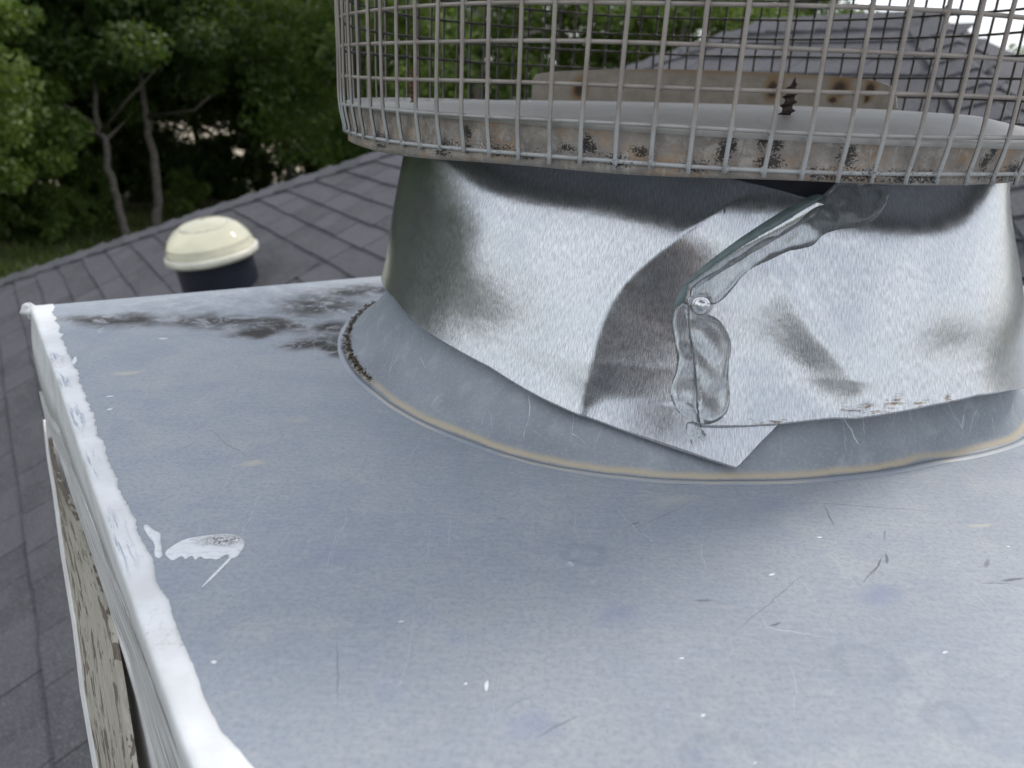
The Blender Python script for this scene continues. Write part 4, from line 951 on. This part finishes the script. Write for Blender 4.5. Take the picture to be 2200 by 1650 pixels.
def tree(base, h, cr, zc, ncl, nper, leaf, mi, label, trunk_px=None, tr=.11, seed=1, flat_=.85, dist=None, branch=None, group='trees beyond the roof', cat='tree', stems=None):
    r = np.random.default_rng(seed); base = np.array(base, float); t = empty('tree' if cat == 'tree' else 'shrub', tuple(base)); tag(t, label, cat, group)
    if trunk_px is None:
        x2 = r.normal(0, .35, 2); pts = [np.zeros(3), np.array([x2[0]*.3, x2[1]*.3, h*.3]), np.array([x2[0], x2[1], h*.7]), np.array([x2[0]*1.4, x2[1]*1.4, h])]
    else:
        dd = math.hypot(base[0], base[1]); pts = [np.zeros(3)]+[at_dist(p, dd)-base for p in trunk_px]; last = pts[-1]; pts.append(last+np.array([.2, 0, (h-last[2])*.5])); pts.append(last+np.array([.1, .2, (h-last[2])]))
    if cat == 'tree':
        P = []; 
        for i in range(len(pts)-1):
            for s in np.linspace(0, 1, 5)[:-1]: P.append(pts[i]*(1-s)+pts[i+1]*s)
        P.append(pts[-1]); P = np.array(P); P[1:-1] += r.normal(0, .02, P[1:-1].shape)*[1, 1, 0]
        rad = np.interp(np.linspace(0, 1, len(P)), [0, .1, .6, 1], [tr*1.3, tr, tr*.65, tr*.15])
        v_, f_ = tube(P, rad, 9); mesh('trunk', v_, f_, M['bark'], t, True)
        if branch:
            for bp in branch:
                Q = [at_dist(p, math.hypot(base[0], base[1]))-base for p in bp]; v_, f_ = tube(Q, np.linspace(tr*.6, tr*.2, len(Q)), 7); mesh('limb', v_, f_, M['bark'], t, True)
        lim = []
        for k in range(7):
            i = r.integers(len(P)//2, len(P)-1); a = P[i]; an = r.uniform(0, 6.28); ln = cr*r.uniform(.5, .9); b = a+np.array([math.cos(an)*ln, math.sin(an)*ln, ln*r.uniform(.2, .7)]); m_ = (a+b)/2+r.normal(0, .15, 3)
            lim.append(tube([a, m_, b], [tr*.45, tr*.3, tr*.1], 6))
        V, F = joinm(lim); mesh('limbs', V, F, M['bark'], t, True)
    top = pts[-1] if cat == 'tree' else np.zeros(3)
    cen, sz = [], []
    for k in range(ncl):
        d = r.normal(0, 1, 3); d /= np.linalg.norm(d); q = d*(r.random()**.42)*np.array([cr, cr, (h-zc)*.5+.3]); c = np.array([top[0]*.5, top[1]*.5, (zc+h)/2])+q; cen.append(c); sz.append(cr*r.uniform(.16, .34))
    V, n = leaves(cen, sz, nper, leaf, seed+100); quick_mesh('crown' if cat == 'tree' else 'foliage', V, n, LEAFM[mi], t)
    return t
G = -3.6
def gp(x, y): return at((x, y), G)
tree(gp(272, 512), 6.8, 2.6, 3.3, 66, 560, .085, 0, 'tree with a slim leaning grey trunk left of the taller forked one', [(262, 470), (240, 380), (222, 300), (205, 245)], 0.098, 1)
tree(gp(335, 492), 7.6, 2.9, 3.7, 66, 560, .085, 0, 'tree with a tall curved grey trunk forking high up', [(340, 430), (330, 330), (312, 250), (300, 130)], 0.112, 2, branch=[[(298, 125), (280, 70), (262, 20)], [(298, 125), (318, 60), (322, 10)]])
tree(gp(585, 425), 7.2, 2.9, 2.1, 80, 620, .09, 1, 'tree with a short dark leaning trunk above the cream dome', [(575, 400), (552, 345)], 0.09, 3)
tree(gp(655, 400), 7.6, 3.1, 2.1, 80, 620, .09, 0, 'tree with a dark trunk nearest the left side of the wire cage', [(660, 360), (668, 300)], 0.105, 4)
q = gp(-60, 560); tree(q, 6.2, 2.6, 1.2, 70, 600, .08, 2, 'bright green tree filling the left edge of the picture', None, .12, 5)
q = gp(80, 545); tree(q*[1.12, 1.12, 1], 5.9, 2.1, 1.0, 56, 560, .08, 1, 'small bushy tree between the left edge and the leaning trunk', None, .09, 6)
for i, (x, d, h, lb) in enumerate([(60, 25, 7.5, 'dark tree in the background behind the small bushy tree'), (230, 26, 7.8, 'dark background tree between the leaning and the curved trunk'), (430, 27, 7.6, 'dark background tree right of the curved trunk'), (620, 26, 8.0, 'dark background tree behind the two dark trunks')]):
    b = at_dist((x, 300), d); b[2] = G; tree(b, h, 3.3, 1.0 if i != 2 else 2.4, 66, 420, .10, 0, lb, None, .11, 140+i)
specs = [(800, 21, 7.6, 3.0, 1), (1010, 19, 7.4, 2.8, 2), (1230, 22, 7.6, 3.0, 1), (1420, 20, 6.6, 2.7, 2), (1620, 23, 6.9, 3.0, 1), (1800, 22, 5.9, 2.3, 1)]
labs = ['leafy tree seen through the left end of the wire cage', 'light green tree seen through the cage left of its middle', 'mid green tree seen through the middle of the cage', 'light green tree behind the hip of the roof', 'mid green tree rising behind the roof ridge left of the screw', 'low tree behind the ridge beside the patch of white sky']
for i, (x, d, h, c, mi) in enumerate(specs):
    b = at_dist((x, 300), d); b[2] = G; tree(b, h, c, 1.7, 62, 400, .085, mi, labs[i], None, .16, 20+i)
b = at_dist((2190, 150), 26); b[2] = G; tree(b, 5.0, 2.2, 1.8, 40, 300, .085, 2, 'light green tree at the right edge against the white sky', None, .13, 40)
b = at_dist((2110, 150), 31); b[2] = G; tree(b, 5.0, 1.6, 2.4, 22, 200, .085, 2, 'sparse small tree showing white sky between its leaves', None, .10, 41)
# shrubs of the understorey
sh = [(-20, 470, 1.6, 2.3, 'dark shrub at the far left under the bright tree'), (90, 430, 1.6, 2.4, 'dark shrub below the small bushy tree'), (180, 420, 1.5, 2.2, 'shrub left of the slim leaning trunk'), (390, 430, 1.1, 1.5, 'low green shrub right of the curved trunk'),
      (500, 400, 1.3, 1.7, 'shrub between the curved trunk and the dark leaning trunk'), (250, 390, 1.7, 2.5, 'dark shrub behind the two grey trunks'), (790, 360, 1.8, 2.6, 'shrub behind the left foot of the wire cage'), (690, 350, 1.5, 2.2, 'shrub right of the dark trunk nearest the cage'), (430, 340, 1.3, 1.5, 'pale shrub at the edge of the dry field'), (340, 400, 1.3, 2.0, 'shrub behind the foot of the curved trunk'),
      (120, 520, .8, 1.1, 'low bush on the grass left of the leaning trunk'), (205, 500, .7, 1.0, 'low bush at the foot of the slim leaning trunk'), (10, 520, .9, 1.2, 'low bush at the left edge on the grass'), (400, 460, .7, .9, 'low bush right of the foot of the curved trunk')]
for i, (x, y, c, hh, lb) in enumerate(sh):
    b = gp(x, y); d = math.hypot(b[0], b[1]); b = b*min(1, 27/d); b[2] = G; tree(b, hh, c, .1, 34, 420, .075, i % 2 if i < 10 else 2, lb, None, .05, 60+i, cat='shrub', group='shrubs under the trees')
# distant wooded rise
def rise():
    V, F = [], []; n = 220
    cen, sz = [], []
    r = np.random.default_rng(77)
    for k in range(520):
        az = r.uniform(-1.0, .9); d = r.uniform(75, 120); hh = r.uniform(0, 4.2)*(1 if az < .42 else .55); cen.append((d*math.sin(az), d*math.cos(az), G+hh)); sz.append(r.uniform(1.5, 3.0))
    V, n = leaves(cen, sz, 110, .42, 5); o = quick_mesh('distant_wood', V, n, LEAFM[0], None); tag(o, 'far belt of woodland beyond the pale field', 'woodland', kind='stuff')
rise()
# trees left of the picture, mirrored in the left side of the bright collar
for i, (az, d, h) in enumerate([(-50, 15, 7.5), (-60, 15, 8), (-76, 18, 8)]):
    a = R_(az); tree((d*math.sin(a), d*math.cos(a), G), h, 3.4, 1.0, 70, 420, .11, 0, ['tree just outside the left border of the picture', 'tree on the lawn well left of the picture', 'tree left of the house outside the picture'][i], None, .2, 90+i)

# ------------------------------------------------------------------ the person taking the picture, mirrored in the collar
def person():
    ox, oy = .03, -.52
    gz = lambda x, y: C0+SL*(x*VX[0]+y*VX[1])
    f1 = (ox-.16, oy-.02); f2 = (ox+.15, oy+.02); hipz = -.42
    P = tag(empty('person', (ox, oy, gz(ox, oy))), 'person in dark navy shirt, charcoal trousers and cap holding up a phone', 'person')
    def skin(name, vs, es, rs, mat, sub=2):
        me = bpy.data.meshes.new(name); me.from_pydata(vs, es, []); me.materials.append(mat); o = link(name, me, P); o.matrix_parent_inverse = Matrix.Translation(-P.location)
        md = o.modifiers.new('skin', 'SKIN'); me.skin_vertices.new() if not me.skin_vertices else None
        for i, r in enumerate(rs): me.skin_vertices[0].data[i].radius = r if isinstance(r, tuple) else (r, r)
        me.skin_vertices[0].data[0].use_root = True; md.use_smooth_shade = True
        sb = o.modifiers.new('sub', 'SUBSURF'); sb.levels = sb.render_levels = sub; return o
    body = [(ox, oy, hipz), (ox, oy+.02, -.20), (ox, oy+.05, .0), (ox, oy+.08, .14), (ox, oy+.10, .22), (ox, oy+.13, .31), (ox, oy+.15, .40), (ox, oy+.145, .47)]
    es = [(i, i+1) for i in range(7)]; rs = [(.155, .115), (.145, .105), (.165, .115), (.15, .09), (.055, .055), (.070, .085), (.080, .095), (.055, .065)]
    for sgn, f in ((-1, f1), (1, f2)):
        a = len(body); fz = gz(*f)
        body += [(ox+sgn*.10, oy-.01, hipz-.08), (f[0]*.6+ox*.4+sgn*.03, oy+.05, (hipz+fz)/2), (f[0], f[1], fz+.10), (f[0], f[1]-.02, fz+.045), (f[0]+sgn*.02, f[1]+.16, fz+.035)]; es += [(0, a), (a, a+1), (a+1, a+2), (a+2, a+3), (a+3, a+4)]; rs += [.095, .068, .045, .048, (.045, .028)]
        a = len(body); body += [(ox+sgn*.17, oy+.09, .13), (ox+sgn*.24, oy+.16, -.10), (sgn*.10, -.15, .13), (sgn*.085, -.095, .165)]; es += [(3, a), (a, a+1), (a+1, a+2), (a+2, a+3)]; rs += [.062, .045, .030, (.034, .018)]
        h = a+3; hb = np.array(body[h])
        for k in range(4):
            i = len(body); dz = .030-.02*k; L_ = [.9, 1.05, 1.0, .8][k]
            body += [tuple(hb+[-sgn*.006, .012, dz]), tuple(hb+[-sgn*.016*L_, .030*L_, dz]), tuple(hb+[-sgn*.036*L_, .036, dz]), tuple(hb+[-sgn*.050*L_, .032, dz])]; es += [(h, i), (i, i+1), (i+1, i+2), (i+2, i+3)]; rs += [.0095, .0085, .008, .007]
        i = len(body); body += [tuple(hb+[-sgn*.016, -.006, .006]), tuple(hb+[-sgn*.038, .004, .012]), tuple(hb+[-sgn*.054, .012, .014])]; es += [(h, i), (i, i+1), (i+1, i+2)]; rs += [.011, .010, .008]
    skin('body', body, es, rs, simple('skin tone', (.42, .27, .20), .5, 0, .05))
    cl = simple('dark navy cloth', (.020, .022, .030), .9); tr_ = simple('charcoal trousers', (.035, .035, .04), .9)
    sh = [(ox, oy, hipz-.02), (ox, oy+.02, -.20), (ox, oy+.05, .0), (ox, oy+.08, .15), (ox, oy+.095, .195)]; e2 = [(0, 1), (1, 2), (2, 3), (3, 4)]; r2 = [(.18, .14), (.175, .13), (.19, .135), (.165, .11), (.075, .075)]
    for sgn in (-1, 1):
        a = len(sh); sh += [(ox+sgn*.17, oy+.09, .13), (ox+sgn*.24, oy+.16, -.10), (ox*.2+sgn*.14, oy+.30, .05)]; e2 += [(3, a), (a, a+1), (a+1, a+2)]; r2 += [.078, .060, .046]
    skin('shirt', sh, e2, r2, cl)
    tv = [(ox, oy, hipz)]; e3 = []; r3 = [(.165, .13)]
    for sgn, f in ((-1, f1), (1, f2)):
        fz = gz(*f); a = len(tv); tv += [(ox+sgn*.10, oy-.01, hipz-.08), (f[0]*.6+ox*.4+sgn*.03, oy+.05, (hipz+fz)/2), (f[0], f[1], fz+.08)]; e3 += [(0, a), (a, a+1), (a+1, a+2)]; r3 += [.108, .082, .062]
    skin('trousers', tv, e3, r3, tr_)
    for sgn, f in ((-1, f1), (1, f2)):
        fz = gz(*f); skin('shoe', [(f[0], f[1]-.03, fz+.045), (f[0]+sgn*.01, f[1]+.06, fz+.045), (f[0]+sgn*.02, f[1]+.19, fz+.035)], [(0, 1), (1, 2)], [(.052, .045), (.054, .045), (.048, .032)], cl, 1)
    hc = np.array([ox, oy+.152, .44]); V = []
    for k in range(24):
        a = 2*math.pi*k/24
        for b in np.linspace(0, math.pi/2, 7): V.append(hc-np.array(P.location)+[.098*math.cos(a)*math.cos(b), .112*math.sin(a)*math.cos(b), .085*math.sin(b)])
    mesh('cap', V, grid(24, 7, True), cl, P, True)
    br = [hc-np.array(P.location)+[.08*math.cos(a)*r, .10*math.sin(a)*r+(.0 if r < 1.1 else .02), .002-.01*(r-1)] for r in (1.0, 1.6) for a in np.linspace(.35, math.pi-.35, 10)]
    o = mesh('cap_brim', br, [(i, i+1, i+11, i+10) for i in range(9)], cl, P, True); o.modifiers.new('t', 'SOLIDIFY').thickness = .004
    fm_ = simple('face features', (.05, .03, .03), .4)
    for sx in (-1, 1):
        v_, f_ = box((ox+sx*.032-P.location.x, oy+.245-P.location.y, .405-P.location.z), (.026, .012, .010)); mesh('eye', v_, f_, fm_, P, True)
    v_, f_ = box((ox-P.location.x, oy+.238-P.location.y, .345-P.location.z), (.05, .012, .008)); mesh('mouth', v_, f_, simple('lips', (.35, .16, .14), .5), P, True)
    nv = [(ox-.014, oy+.235, .365), (ox+.014, oy+.235, .365), (ox, oy+.262, .372), (ox, oy+.238, .41)]; mesh('nose', [np.array(q)-np.array(P.location) for q in nv], [(0, 1, 2), (1, 3, 2), (3, 0, 2), (0, 3, 1)], simple('skin', (.42, .27, .20), .5), P, True)
    ph_ = empty('phone', (0, -.055, .19)); tag(ph_, 'black phone held in both hands above the metal cover', 'phone')
    v_, f_ = box((0, 0, -.01), (.150, .008, .072)); o = mesh('phone_body', v_, f_, simple('black glass', (.01, .01, .012), .15), ph_); o.modifiers.new('b', 'BEVEL').width = .003
    v_, f_ = box((0, -.0045, -.01), (.142, .0012, .066)); mesh('screen', v_, f_, simple('dark screen', (.05, .06, .07), .1), ph_)
person()
